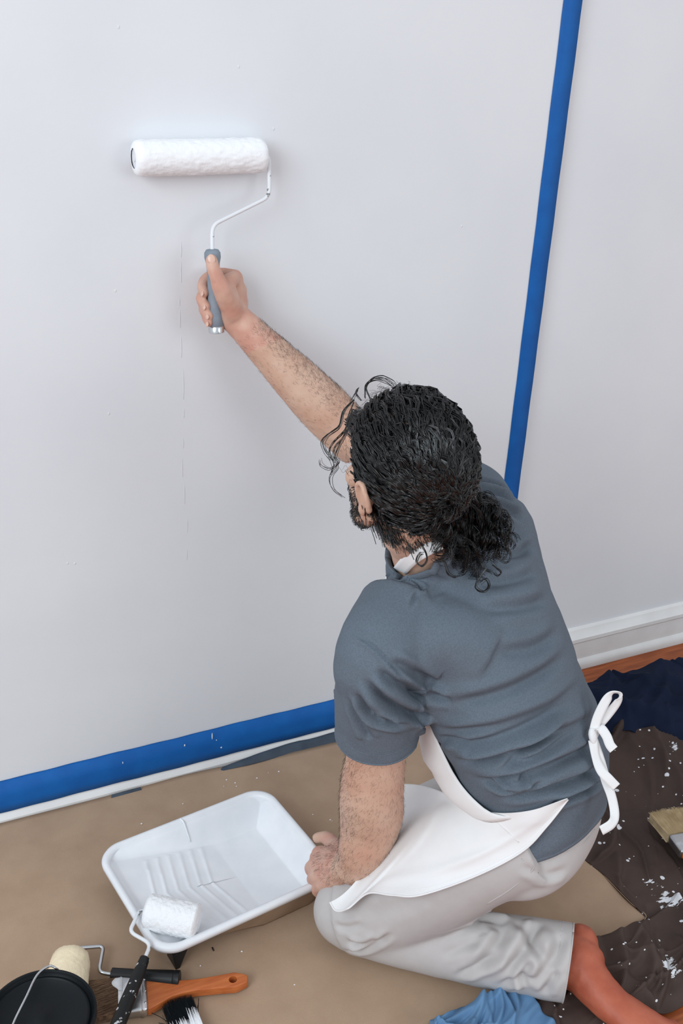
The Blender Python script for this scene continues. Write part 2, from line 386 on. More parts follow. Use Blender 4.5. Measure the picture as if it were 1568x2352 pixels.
def cloth(name, mats, label, bnd, amp, seed, nu=150, nv=150, base=.006, fine=.5, s0=6, direc=(1, .5), cat='cloth', edge=.04, extra=None):
    G = poly_patch(bnd, nu, nv); P = np.concatenate([G, np.zeros((nu, nv, 1))], 2).reshape(-1, 3)
    u = np.repeat(np.linspace(0, 1, nu), nv); v = np.tile(np.linspace(0, 1, nv), nu)
    L = np.linalg.norm(G[-1, 0] - G[0, 0]); Wd = np.linalg.norm(G[0, -1] - G[0, 0])
    d = np.minimum(np.minimum(u, 1 - u) * L, np.minimum(v, 1 - v) * Wd)
    env = .22 + .78 * sstep(0, edge, d)
    P[:, 2] = base + fold_height(P, seed, amp, fine, s0, direc) * env
    if extra is not None: P[:, 2] += extra(P)
    P[:, :2] += .006 * np.c_[fbm(P * 9, seed + 9, 2), fbm(P * 9 + 4, seed + 10, 2)] * sstep(.0, .03, .05 - d)[:, None]
    P[:, 2] = np.maximum(P[:, 2], .0035)
    b = MB(); b.grid(P.reshape(nu, nv, 3)); o = b.build(name, mats, solid=.0014)
    return tag(o, label, cat)
# brown cloth: from the navy cloth to the front, lapping over the paper's corner
splatter(MATS['cloth_brown'], layers=((34, .20, 1), (14, .10, 2), (70, .22, 3)),
         blobs=((tuple(F_((1545, 2062), .03)), .075, 26, .92), (tuple(F_((1535, 2215), .03)), .055, 30, .92), (tuple(F_((1500, 2020), .03)), .05, 30, .93), (tuple(F_((1545, 1720), .02)), .04, 40, .95)))
bl = [xy((1335, 1975)), xy((1375, 2010)), xy((1425, 2068)), xy((1486, 2118))]
right = [(2.2, -.30), (2.2, -.6), (2.1, -.9)]
cloth('drop_cloth', 'cloth_brown', 'dark brown paint-splattered drop cloth crumpled on floor beside the kneeling painter',
      ([xy((1488, 2121)), (1.33, -.77), (1.6, -.78), (2.0, -.75)], [(2.0, -.75), (2.05, -.5), (2.0, -.14)], [(1.20, -.33), (1.42, -.17), (1.7, -.12), (2.0, -.14)], [xy((1488, 2121)), xy((1428, 2068)), xy((1375, 2010)), xy((1338, 1972)), (1.20, -.45), (1.20, -.33)]),
      .042, 21, 180, 180, base=.006, fine=.6, s0=5, direc=(.3, 1))
cloth('drop_cloth', 'cloth_brown', 'dark brown paint-splattered cloth bunched in folds under the bare foot',
      ([(.90, -1.02), (1.03, -.975), (1.085, -.93), (1.15, -.93), (1.30, -.905), (1.46, -.85)], [(1.46, -.85), (1.50, -.78), (1.52, -.70)], [xy((1190, 2205)), xy((1260, 2180)), xy((1370, 2160)), xy((1484, 2117)), (1.36, -.70), (1.52, -.70)], [(.90, -1.02), xy((1195, 2345)), xy((1205, 2290)), xy((1190, 2205))]),
      .044, 34, 160, 160, base=.006, fine=.6, s0=7.5, direc=(.8, .5), edge=.03)
cloth('fabric', 'cloth_navy', 'dark navy cloth heaped on the floorboards near the baseboard',
      ([(1.34, -.33), xy((1400, 1692), .02), xy((1480, 1690), .02), xy((1568, 1702), .02), (2.05, -.36)], [(2.05, -.36), (2.1, -.15), (2.05, -.05)], [xy((1372, 1615), .03), xy((1405, 1570), .045), xy((1470, 1548), .045), xy((1560, 1522), .045), (2.05, -.07)], [(1.34, -.33), (1.40, -.20), xy((1372, 1615), .03)]),
      .048, 57, 150, 140, base=.022, fine=.3, s0=2.9, direc=(1, .2))
cloth('fabric', 'cloth_blue', 'light blue cloth bunched at the front edge of the kraft paper',
      ([(.66, -.93), (.80, -.94), (.96, -.95)], [(.96, -.95), xy((1240, 2330)), xy((1208, 2275))], [xy((985, 2352)), xy((1060, 2325)), xy((1150, 2283)), xy((1208, 2270))], [(.66, -.93), (.68, -.86), xy((985, 2352))]),
      .034, 72, 130, 110, base=.004, fine=.5, s0=7, direc=(1, .8), edge=.02)
cloth('dust_sheet', 'cloth_grey', 'slate grey cloth edge poking out between kraft paper and baseboard',
      ([(.575, -.0345), (.70, -.044), (.93, -.051), (1.20, -.064)], [(1.20, -.064), (1.20, -.031)], [(.575, -.0275), (.70, -.029), (.85, -.030), (1.20, -.031)], [(.575, -.0345), (.575, -.0275)]),
      .002, 81, 120, 12, base=.0, fine=.2, s0=7, direc=(.2, 1), edge=.01, extra=lambda P: .004 + .016 * sstep(.575, .72, P[:, 0]) * sstep(-.050, -.034, P[:, 1]))
cloth('dust_sheet', 'cloth_grey', 'tiny slate grey cloth corner poking from under kraft paper, far left',
      ([(.355, -.05), (.45, -.05)], [(.45, -.05), (.44, -.030)], [(.375, -.030), (.44, -.030)], [(.355, -.05), (.375, -.030)]),
      .001, 83, 24, 10, base=.0, extra=lambda P: .0015 + .012 * sstep(-.034, -.0295, P[:, 1]))

# ------------------------------------------------------------------ paint tray
TA = np.array([.294, -.247]); tu = nrm([.990, .142]); tv = np.array([tu[1], -tu[0]]); TL, TW, TH = .372, .288, .075
def tray_pt(u, v, z): p = TA + tu * u + tv * v; return np.array([p[0], p[1], z + PZ * .5])
def rrect(inset, rad, n=320):
    L, Wd = TL - 2 * inset, TW - 2 * inset; rad = min(rad, L / 2 - 1e-4, Wd / 2 - 1e-4); per = []
    seg = [((L - 2 * rad), 'l', 0), (math.pi / 2 * rad, 'c', 0), ((Wd - 2 * rad), 'l', 1), (math.pi / 2 * rad, 'c', 1), ((L - 2 * rad), 'l', 2), (math.pi / 2 * rad, 'c', 2), ((Wd - 2 * rad), 'l', 3), (math.pi / 2 * rad, 'c', 3)]
    # sample by angle-stable fractions: fixed share of points per piece
    share = [n * 3 // 16, n // 16] * 4; out = []
    corners = [(L - rad, rad, -90), (L - rad, Wd - rad, 0), (rad, Wd - rad, 90), (rad, rad, 180)]
    starts = [(rad, 0), (L, rad), (L - rad, Wd), (0, Wd - rad)]; ends = [(L - rad, 0), (L, Wd - rad), (rad, Wd), (0, rad)]
    for k in range(4):
        a, e = np.array(starts[k]), np.array(ends[k])
        for t in np.linspace(0, 1, share[0], endpoint=False): out.append(a + (e - a) * t)
        cx_, cy_, a0 = corners[k]
        for t in np.linspace(0, 1, share[1], endpoint=False): q = math.radians(a0 + 90 * t); out.append((cx_ + rad * math.cos(q), cy_ + rad * math.sin(q)))
    return np.array(out) + inset
tray = thing('paint_tray', 'white paint tray with ribbed ramp on brown kraft paper, held by left hand', 'paint tray', (.5, -.36, 0))
def ramp_z(u, v):
    z = .058 - .040 * sstep(.02, .24, u) * (u / .24 if np.isscalar(u) else np.clip(u / .24, 0, 1.0)) 
    z = .058 - .043 * np.clip((u - .03) / .20, 0, 1) - .004 * sstep(.2, .30, u)
    return z
rings = []
for ins, z in [(.010, .058), (.0, .062), (-.001, .070), (.0015, TH), (.006, TH + .0008), (.0105, TH - .0005), (.013, TH - .006)]:
    rr = rrect(ins, .048 - ins * .5); rings.append([tray_pt(a, c, z) for a, c in rr])
rr0 = rrect(.013, .042)
for k in range(1, 72):
    s = k / 71; ins = .013 + (.143 - .013) * s ** 1.05
    rr = rrect(min(ins, .1432), max(.042 - .7 * ins, .004)); u, v = rr[:, 0], rr[:, 1]
    zf = ramp_z(u, v)
    d = np.minimum(np.minimum(u, TL - u), np.minimum(v, TW - v)) - .013   # distance from the inner lip
    wall_w = .012 + .020 * (TH - zf) / .06
    t = np.clip(d / wall_w, 0, 1); z = TH - .006 - (TH - .006 - zf) * (t * t * (3 - 2 * t)) ** .8
    ridge = np.zeros_like(u)
    for q in range(6):
        uc = .060 + .0232 * q + .026 * np.abs(v - .142) / .1
        ridge = np.maximum(ridge, np.exp(-((u - uc) / .0035) ** 2))
    ridge *= sstep(.010, .018, d - .018) * sstep(.115, .100, np.abs(v - .142))
    z = z + .0025 * ridge
    notch = np.exp(-((u - .186) / .003) ** 2) * sstep(.06, .03, v) * sstep(.3, .6, t) * 0
    rings.append([tray_pt(a, c, q) for a, c, q in zip(u, v, z + notch)])
b = MB(); b.loft(rings, caps=False); 
b.add(rings[-1], [tuple(range(320))])
b.build('basin', 'tray_white', tray)
b = MB(); rings = []
for f_, (ins, dz) in enumerate([(.004, 0), (.010, .3), (.020, .85), (.024, 1.0), (.06, 1.0), (.1432, 1.0)]):
    rr = rrect(ins, max(.046 - ins * .5, .004)); u = rr[:, 0]
    zb = np.maximum(ramp_z(u, rr[:, 1]) - .006 - .012 * sstep(.1, .3, u), .0015)
    rings.append([tray_pt(a, c, .060 - (.060 - q) * dz) for (a, c), q in zip(rr, zb)])
b.loft(rings, caps=False); b.add(rings[-1], [tuple(range(320))]); b.build('shell', 'tray_brown', tray)
# little ridge on the far side wall, folding legs at the shallow end
b = MB(); b.tube([tray_pt(.178, .004, TH + .001), tray_pt(.180, .016, TH - .004), tray_pt(.184, .034, .036)], [.0016, .0018, .001], n=8, res=14); b.build('side_rib', 'tray_white', tray)
for v0 in (.035, .235):
    b = MB(); o = tray_pt(.045, v0, 0); a3 = np.array([tu[0], tu[1], 0]); b3 = np.array([tv[0], tv[1], 0])
    V = [o + a3 * -.012 + [0, 0, .046], o + a3 * .02 + [0, 0, .044], o + a3 * .002 + [0, 0, .0015], o + a3 * -.006 + [0, 0, .0015]]
    V2 = [q + b3 * .036 for q in V]; b.add(V + V2, [(0, 1, 2, 3), (7, 6, 5, 4), (0, 4, 5, 1), (1, 5, 6, 2), (2, 6, 7, 3), (3, 7, 4, 0)])
    b.build('leg', 'black_plastic', tray, smooth=False, bevel=.0015)

# ------------------------------------------------------------------ roller pieces
def nap_cover(parent, a, e, r, mats, seed, soft=.010, amp=.0016, freq=160, name='cover', cap='grey_rubber'):
    a, e = np.array(a), np.array(e); d = nrm(e - a); L = np.linalg.norm(e - a); n = 96
    prof = [(0.0, r * .55), (.001, r * .80), (.004, r * .93), (soft, r)] + [(x, r) for x in np.linspace(soft, L - soft, 60)[1:-1]] + [(L - soft, r), (L - .004, r * .93), (L - .001, r * .8), (L, r * .55)]
    T = d; A = nrm(np.cross(d, (0, 0, 1) if abs(d[2]) < .9 else (1, 0, 0))); B = np.cross(T, A); th = np.linspace(0, 2 * np.pi, n, endpoint=False)
    C = np.array([a + d * x for x, _ in prof]); R_ = np.array([q for _, q in prof])
    dirs = A[None] * np.cos(th)[:, None] + B[None] * np.sin(th)[:, None]
    P = C[:, None] + dirs[None] * R_[:, None, None]; flat = P.reshape(-1, 3)
    dn = amp * (fbm(flat * freq, seed, 3) + .6 * fbm(flat * freq * .3, seed + 5, 2)); P = (flat + np.repeat(dirs[None], len(prof), 0).reshape(-1, 3) * dn[:, None]).reshape(P.shape)
    b = MB(); b.loft(P, caps=False)
    b.build(name, mats, parent)
    b = MB(); b.tube([a + d * .002, a + d * .004], [r * .56, r * .56], n=32); b.tube([a + d * .0005, a + d * .003], [r * .2, r * .22], n=20); b.build('end_cap', cap, parent, sharp=40)
    b = MB(); b.tube([e + d * .0006, e - d * .004], [r * .56, r * .56], n=32); b.tube([e - d * .0005, e - d * .003], [r * .2, r * .22], n=20); b.build('end_cap', cap, parent, sharp=40)
def bent(pts, r=.014, n=6):
    """polyline with rounded corners"""
    pts = [np.array(p, float) for p in pts]; out = [pts[0]]
    for i in range(1, len(pts) - 1):
        p, q, s = pts[i - 1], pts[i], pts[i + 1]; l = min(r, np.linalg.norm(q - p) * .45, np.linalg.norm(s - q) * .45)
        a = q + nrm(p - q) * l; c = q + nrm(s - q) * l
        for t in np.linspace(0, 1, n): out.append((1 - t) ** 2 * a + 2 * t * (1 - t) * q + t * t * c)
    out.append(pts[-1]); return np.array(out)

# roller on the wall
rl = thing('paint_roller', 'white paint roller pressed to the wall, grey handle gripped in raised hand', 'paint roller', (.6, -.05, 0))
RR = .0288
ra, rb_ = W_((306, 361), -RR - .001), W_((607, 359), -RR - .001); ra[2] = rb_[2] = (ra[2] + rb_[2]) / 2
nap_cover(rl, ra, rb_, RR, 'wet_nap', 5, amp=.0008, freq=230, cap='painted_wire')
H0, H1 = W_((487, 572), -.066), W_((497, 764), -.082); hd = nrm(H1 - H0)
P = bent([rb_ - (.02, 0, 0), rb_ + (.0085, 0, 0), W_((618, 452), -.045), W_((487, 517), -.055), H0 - hd * .002, H0 + hd * .03], .014)
b = MB(); b.tube(P, .0036, n=10); b.build('wire_frame', 'painted_wire', rl)
b = MB(); hl = np.linalg.norm(H1 - H0); prof = [(0, .006), (.001, .0105), (.006, .0138), (.014, .0142), (.024, .0118), (.045, .0108), (.085, .0122), (.115, .0128), (hl - .012, .0128), (hl - .0115, .0118)]
b.tube([H0 + hd * x for x, _ in prof], [q for _, q in prof], n=28); b.build('handle', 'grey_rubber', rl)
b = MB(); b.tube([H1 - hd * .012, H1 - hd * .011, H1 - hd * .001, H1], [.0128, .0136, .0136, .0125], n=28); b.build('end_ring', 'chrome', rl, sharp=40)
b = MB(); b.tube([H1 - hd * .004, H1 + hd * .0003], [.0095, .0095], n=20); b.build('end_plug', 'grey_rubber', rl, sharp=40)

# small roller lying in the tray
mr = thing('paint_roller', 'small white roller lying in the tray, black handle flecked with paint', 'paint roller', tuple(F_((345, 2165), .05)))
c0, c1 = F_((334, 2092), .088), F_((428, 2112), .084)
ax_ = nrm(c1 - c0); L_ = .098; c1 = c0 + ax_ * L_
nap_cover(mr, c0, c1, .031, 'white_nap', 9, amp=.0009, freq=230, cap='paint', soft=.006)
hA, hB = F_((333, 2200), .062), F_((262, 2375), .045); hh = nrm(hB - hA); hB = hA + hh * .20
P = bent([c0 + ax_ * .02, c0 - ax_ * .010, F_((297, 2140), .092), F_((346, 2168), .086), hA - hh * .001, hA + hh * .03], .012)
b = MB(); b.tube(P, .0034, n=10); b.build('wire_frame', 'painted_wire', mr)
b = MB(); b.tube([hA, hA + hh * .001, hA + hh * .03, hA + hh * .08, hA + hh * .15, hA + hh * .195, hB], [.006, .0085, .0105, .0122, .0128, .0128, .008], n=24); b.build('handle', 'black_handle', mr)

# cream roller on the paper
cr = thing('paint_roller', 'clean cream paint roller with black handle lying beside the paint can', 'paint roller', tuple(F_((180, 2230), 0)))
RC = .034; e0, e1 = F_((163, 2196), RC + PZ), F_((150, 2300), RC + PZ); ax_ = nrm(e1 - e0); ax_[2] = 0; e1 = e0 + ax_ * .13
nap_cover(cr, e0, e1, RC, 'cream_nap', 14, amp=.0007, soft=.016)
hA, hB = F_((255, 2238), .016 + PZ), F_((413, 2250), .0165 + PZ); hh = nrm(hB - hA)
P = bent([e0 + ax_ * .02, e0 - ax_ * .016, F_((238, 2173), .028), F_((227, 2233), .022), hA - hh * .001, hA + hh * .03], .010)
b = MB(); b.tube(P, .0036, n=10); b.build('wire_frame', 'chrome', cr)
hl = np.linalg.norm(hB - hA)
b = MB(); b.tube([hA, hA + hh * .001, hA + hh * .04, hA + hh * (hl - .012), hA + hh * (hl - .0115), hA + hh * (hl - .010), hB - hh * .001, hB], [.009, .0112, .0118, .0148, .0142, .0150, .0152, .013], n=28); b.build('handle', 'black_plastic', cr, sharp=40)

# ------------------------------------------------------------------ brushes
def extrude_outline(pts, o, a, b_, c, th, hole=None, bev=.003):
    """closed 2D outline (along a, along b_) extruded by th along c, rounded edges"""
    bm = bmesh.new(); vs = [bm.verts.new(o + a * p[0] + b_ * p[1] - c * th / 2) for p in pts]; f = bm.faces.new(vs)
    r = bmesh.ops.extrude_face_region(bm, geom=[f]); bmesh.ops.translate(bm, verts=[g for g in r['geom'] if isinstance(g, bmesh.types.BMVert)], vec=Vector(c * th))
    bmesh.ops.recalc_face_normals(bm, faces=bm.faces)
    me = bpy.data.meshes.new('tmp'); bm.to_mesh(me); bm.free()
    me = evaluated(me, [('BEVEL', dict(width=bev, segments=3, limit_method='ANGLE', angle_limit=.6))])
    if hole:
        hb = MB(); hp = o + a * hole[0] + b_ * hole[1]; hb.tube([hp - c * th, hp + c * th], hole[2], n=20); ho = hb.build('cutter', 'steel')
        me = evaluated(me, [('BOOLEAN', dict(operation='DIFFERENCE', object=ho, solver='EXACT'))]); bpy.data.objects.remove(ho)
    return me
def bristles(parent, o, a, b_, c, L, wd, th, mats, n=900, spread=.08, seed=1, name='bristles', r=.00055, taper=.2):
    rg = np.random.default_rng(seed); b = MB()
    core = []
    for t in (0, .4, .8, .93): 
        w_ = wd * (1 + spread * t) * .5 * .94; h_ = th * (1 - taper * t) * .5 * .9
        core.append([o + a * L * t + b_ * w_ * x + c * h_ * y for x, y in ((-1, -1), (1, -1), (1, 1), (-1, 1))])
    b.loft(core)
    for i in range(n):
        x, y = rg.uniform(-1, 1), rg.choice((-1, 1)) * rg.uniform(.75, 1.05)
        ll = L * rg.uniform(.88, 1.03) * (1 - .06 * x * x)
        P = [o + a * ll * t + b_ * wd * .5 * x * (1 + spread * t) + c * th * .5 * y * (1 - taper * t) + (b_ * rg.normal() + c * rg.normal() * .4) * .0016 * t for t in (0, .5, 1)]
        b.tube(P, [r, r, r * .4], n=3, caps=False)
    o_ = b.build(name, mats, parent, smooth=False); o_['kind'] = 'stuff'
    return o_
up = np.array([0, 0, 1.0])
# wooden handled flat brush
pb = thing('paint_brush', 'flat paint brush with orange wooden handle and steel ferrule on paper', 'paint brush', tuple(F_((335, 2285), 0)))
fo, ho_ = F_((337, 2284), .0125 + PZ), F_((569, 2253), .0125 + PZ)
a_ = nrm((ho_ - fo) * [1, 1, 0]); HL = np.linalg.norm((ho_ - fo)[:2]); bq = np.cross(up, a_)
out = [(0, -.036), (.004, -.0365), (.022, -.027), (.042, -.0165), (.062, -.0130), (.085, -.0118), (HL * .72, -.0135), (HL - .022, -.0155), (HL - .004, -.0085), (HL, -.005), (HL, .005), (HL - .004, .0085), (HL - .022, .0155), (HL * .72, .0135), (.085, .0118), (.062, .0130), (.042, .0165), (.022, .027), (.004, .0365), (0, .036)]
me = extrude_outline(out, fo * [1, 1, 0] + up * (.0125 + PZ), a_, bq, up, .017, hole=(HL - .026, 0, .0072), bev=.0035)
obj('handle', me, 'orange_wood', pb, sharp=50)
me = extrude_outline([(-.050, -.0375), (.001, -.0375), (.001, .0375), (-.050, .0375)], fo * [1, 1, 0] + up * (.0125 + PZ), a_, bq, up, .0205, bev=.005)
fe_ = obj('ferrule', me, 'steel', pb, sharp=50)
b = MB()
for x in (-.008, -.042): b.box((x - .0012, -.038, -.011), (x + .0012, .038, .0112), fr=(fo * [1, 1, 0] + up * (.0125 + PZ), a_, bq, up))
b.build('ridge', 'steel', fe_, bevel=.0006)
for yy in (-.024, 0, .024):
    b = MB(); p = fo * [1, 1, 0] + a_ * -.003 + bq * yy + up * (.0225 + PZ); b.ell(p, np.diag([.0026, .0026, .0014]), 12, 8); b.build('rivet', 'steel', fe_)
bristles(pb, fo * [1, 1, 0] - a_ * .049 + up * (.0125 + PZ), -a_, bq, up, .068, .070, .018, 'bristle_tan', 1500, .10, 3)
b = MB(); G = []
for i in range(10):
    G.append([fo * [1, 1, 0] - a_ * (.052 + .006 * math.sin(i * .5)) + bq * (.033 - .003 * i) + up * (.0228 + PZ), fo * [1, 1, 0] - a_ * .040 + bq * (.033 - .003 * i) + up * (.0236 + PZ)])
b.grid(G); b.build('dried_paint', 'paint', pb, solid=.0008)
# black bristled brush running out of the picture
kb = thing('paint_brush', 'small black-bristled paint brush loaded with white paint, at the bottom edge', 'paint brush', tuple(F_((430, 2352), 0)))
t0, t1 = F_((405, 2295), .016 + PZ), F_((436, 2380), .012 + PZ); a2 = nrm((t1 - t0) * [1, 1, 0]); b2 = np.cross(up, a2); ln = np.linalg.norm((t1 - t0)[:2])
ob = t0 * [1, 1, 0] + a2 * .085 + up * (.012 + PZ)
bristles(kb, ob, -a2, b2, up, .085, .046, .016, 'bristle_black', 900, .12, 6)
rg = np.random.default_rng(4); b = MB()
for i in range(240):
    x = rg.uniform(-1, 1); l0 = rg.uniform(.0, .02); l1 = l0 + rg.uniform(.012, .045) * (1 if x > .3 else .6)
    P = [ob - a2 * l + b2 * .0235 * x * (1 + .12 * l / .085) + up * (.0083 + rg.uniform(0, .001)) for l in (l0, (l0 + l1) / 2, l1)]
    b.tube(P, [.0009, .0008, .0003], n=4)
b.ell(ob - a2 * .012 + up * .004, np.array([a2 * .016, b2 * .024, up * .0075])); b.build('wet_paint', 'paint', kb)
for (x0, l0, x1, l1) in [(-.025, .05, -.045, .078), (-.024, .04, -.04, .055), (.025, .045, .036, .075), (.024, .05, .033, .066)]:
    b = MB(); b.tube([ob - a2 * l0 + b2 * x0, ob - a2 * (l0 + l1) / 2 + b2 * (x0 + x1) / 2 + up * .002, ob - a2 * l1 + b2 * x1], .0006, n=5); b.build('stray_bristle', 'bristle_black', kb)
me = extrude_outline([(0, -.024), (.04, -.024), (.04, .024), (0, .024)], ob, a2, b2, up, .018, bev=.004); obj('ferrule', me, 'steel', kb, sharp=50)
me = extrude_outline([(.038, -.022), (.06, -.014), (.09, -.009), (.15, -.012), (.165, -.008), (.165, .008), (.15, .012), (.09, .009), (.06, .014), (.038, .022)], ob, a2, b2, up, .015, bev=.003); obj('handle', me, 'orange_wood', kb, sharp=50)
# pale bristled brush lying on the brown cloth at the right edge
wb = thing('paint_brush', 'pale natural bristle brush lying on the brown cloth at right edge', 'paint brush', tuple(F_((1560, 1900), .02)))
t0 = F_((1526, 1862), .045); t1 = F_((1600, 1960), .045); a5 = nrm((t1 - t0) * [1, 1, 0]); b5 = np.cross(up, a5); ob = t0 + a5 * .075 
bristles(wb, ob, -a5, b5, up, .072, .075, .022, 'bristle_pale', 900, .15, 8)
me = extrude_outline([(0, -.037), (.05, -.037), (.05, .037), (0, .037)], ob, a5, b5, up, .024, bev=.006); obj('ferrule', me, 'steel', wb, sharp=50)
me = extrude_outline([(.048, -.034), (.075, -.018), (.11, -.012), (.2, -.014), (.215, -.008), (.215, .008), (.2, .014), (.11, .012), (.075, .018), (.048, .034)], ob, a5, b5, up, .018, bev=.004); obj('handle', me, 'orange_wood', wb, sharp=50)

# ------------------------------------------------------------------ paint can
CH = .19; cc = F_((93, 2334), CH) * [1, 1, 0]; CR = .081
can = thing('paint_can', 'white paint can with black lid and wire bail, bottom left corner', 'paint can', (cc[0], cc[1], PZ))
def lathe(prof, n=72): 
    th = np.linspace(0, 2 * np.pi, n, endpoint=False); return [[(cc[0] + r * math.cos(t), cc[1] + r * math.sin(t), z + PZ) for t in th] for r, z in prof]
b = MB(); b.loft(lathe([(.076, 0), (.079, .001), (.079, .004), (.0775, .007), (.0775, CH - .022), (.0795, CH - .020), (.0795, CH - .014), (.074, CH - .013)])); b.build('bucket', 'can_white', can, sharp=40)
b = MB(); b.loft(lathe([(.080, CH - .016), (.0815, CH - .012), (.0820, CH - .003), (.0810, CH), (.0785, CH + .0005), (.0765, CH - .002), (.0755, CH - .0065), (.0735, CH - .0075), (.0715, CH - .0045), (.069, CH - .004), (.0675, CH - .0065), (.030, CH - .0065), (.012, CH - .006), (.010, CH - .0045), (.001, CH - .0045)])); b.build('lid', 'black_lid', can, sharp=60)
# wire bail lying across the lid
eA = F_((131, 2243), CH - .01); dirc = nrm((eA - cc) * [1, 1, 0])
q0 = cc + dirc * .083 + up * (CH - .02); q9 = cc - dirc * .083 + up * (CH - .02)
ctr = [q0, q0 + dirc * .004 + up * .012, F_((128, 2224), CH + .008), F_((112, 2219), CH + .014), F_((85, 2240), CH + .016), F_((60, 2290), CH + .014), F_((30, 2352), CH + .010), F_((18, 2400), CH + .008), q9 + up * .02 + dirc * -.004, q9]
b = MB(); b.tube(ctr, .0019, n=8, res=70); b.build('bail_handle', 'chrome', can)
for s in (1, -1):
    b = MB(); p = cc + s * dirc * .080 + up * (CH - .02); b.tube([p, p + s * dirc * .004, p + s * dirc * .0055], [.009, .0085, .005], n=18); b.build('ear', 'steel', can, sharp=50)
# ------------------------------------------------------------------ the painter
J = {k: np.array(v) for k, v in dict(
    RW=(.646, -.075, 1.033), RE=(.813, -.181, .846), RS=(.950, -.430, .786), LS=(.674, -.617, .664), LE=(.709, -.579, .37), LW=(.719, -.503, .115),
    NB=(.799, -.532, .772), LH=(.906, -.733, .338), RH=(1.064, -.663, .322), LK=(.680, -.565, .070), LA=(1.006, -.817, .062),
    RK=(.90, -.42, .075), RA=(1.08, -.455, .055)).items()}
person = thing('person', 'kneeling painter in grey t-shirt, white apron and beige trousers, reaching up with a roller', 'person', (.90, -.66, 0))
PC = np.array([1.003, -.707, .326]); SC = np.array([.8095, -.521, .7325]); NW = np.array([.866, -.167, .472])
spine = SC - PC; rP = nrm([.158, .078, .008]); rS = nrm([.295, .18, .119])
def torso_frame(t):
    k = float(np.clip(t, 0, 1)); k = k * k * (3 - 2 * k)
    r = nrm(rP * (1 - k) + rS * k); s = nrm(spine); r = nrm(r - s * (r @ s)) if t < .75 else nrm(r)
    back = nrm(np.cross(r, s)); c = PC + spine * t + back * (.028 * math.sin(math.pi * np.clip(t, 0, 1)) + .0)
    return c, r, back, s
def torso_rings(spec, n=40, res=28, p=2.3):
    spec = np.array(spec, float); sp = catmull(spec, res); out = []
    th = np.linspace(0, 2 * np.pi, n, endpoint=False)
    for t, a, bb, off in sp:
        c, r, back, s = torso_frame(t); c = c + NW * off
        cs, sn = np.cos(th), np.sin(th)
        out.append(c + r * (a * np.sign(cs) * np.abs(cs) ** (2 / p))[:, None] + back * (bb * np.sign(sn) * np.abs(sn) ** (2 / p))[:, None])
    return out
# --- head frame
HC = D_((931, 1078), 1.60)
hF = nrm([-.17, .93, .10]); hU = nrm([-.10, -.10, 1.0]); hU = nrm(hU - hF * (hU @ hF)); hL = np.cross(hU, hF)     # forward, up, left
def hp(l, f, u): return HC + hL * l + hF * f + hU * u
# --- body: one continuous skin
b = MB()
b.loft(torso_rings([(-.1, .10, .07, -.06), (.1, .11, .075, -.015), (.4, .115, .08, -.011), (.8, .12, .08, .015), (.93, .10, .06, .025), (1.02, .06, .045, .015)]))
NT = hp(0, -.026, -.070); b.tube([SC + spine * .02, J['NB'] - (0, .0, .01), (J['NB'] + NT) / 2 , NT, hp(0, -.022, -.02)], [.05, .056, .055, .059, .056], n=20, res=16)
# skull, face and jaw
b.ell(hp(0, -.012, .022), np.array([hL * .075, hF * .095, hU * .098]), 28, 20)
b.ell(hp(0, .045, -.045), np.array([hL * .060, hF * .050, hU * .070]), 24, 16)
b.ell(hp(0, .062, -.088), np.array([hL * .036, hF * .030, hU * .026]), 20, 14)
for s in (1, -1):
    b.tube([hp(s * .062, -.005, -.045), hp(s * .054, .025, -.078), hp(s * .030, .066, -.094)], [.018, .017, .014], n=12, res=8)
    b.ell(hp(s * .043, .054, -.024), np.array([hL * .024, hF * .022, hU * .020]))          # cheekbone
    b.tube([hp(s * .052, .050, .018), hp(s * .034, .072, .022), hp(s * .010, .080, .016)], [.012, .013, .010], n=10, res=8)   # brow
    # ear: rim, bowl and lobe
    eb = hp(s * .074, -.008, -.012)
    ring = []
    for q in np.linspace(-150, 140, 12):
        q = math.radians(q); ring.append(eb + hU * (.026 * math.cos(q) + .002) + hF * (.016 * math.sin(q) * -1 - .006) + hL * s * (.010 + .006 * math.cos(q) + .006 * (math.sin(q) > 0) * math.sin(q)))
    b.tube(ring, .0052, n=8); b.ell(eb + hL * s * .004 - hF * .004, np.array([hL * .008, hF * .013, hU * .023])); b.ell(eb - hU * .026 + hF * .004 + hL * s * .006, np.array([hL * .006, hF * .009, hU * .011]))
b.tube([hp(0, .089, .016), hp(0, .105, -.008), hp(0, .117, -.030), hp(0, .100, -.040)], [(.008, .008), (.010, .010), (.014, .012), (.010, .008)], n=12, res=10)
for s in (1, -1): b.ell(hp(s * .013, .098, -.033), np.array([hL * .009, hF * .012, hU * .008]))
b.tube([hp(-.026, .084, -.058), hp(0, .098, -.056), hp(.026, .084, -.058)], [.006, .0075, .006], n=10, res=9); b.tube([hp(-.024, .082, -.068), hp(0, .096, -.069), hp(.024, .082, -.068)], [.006, .008, .006], n=10, res=9)
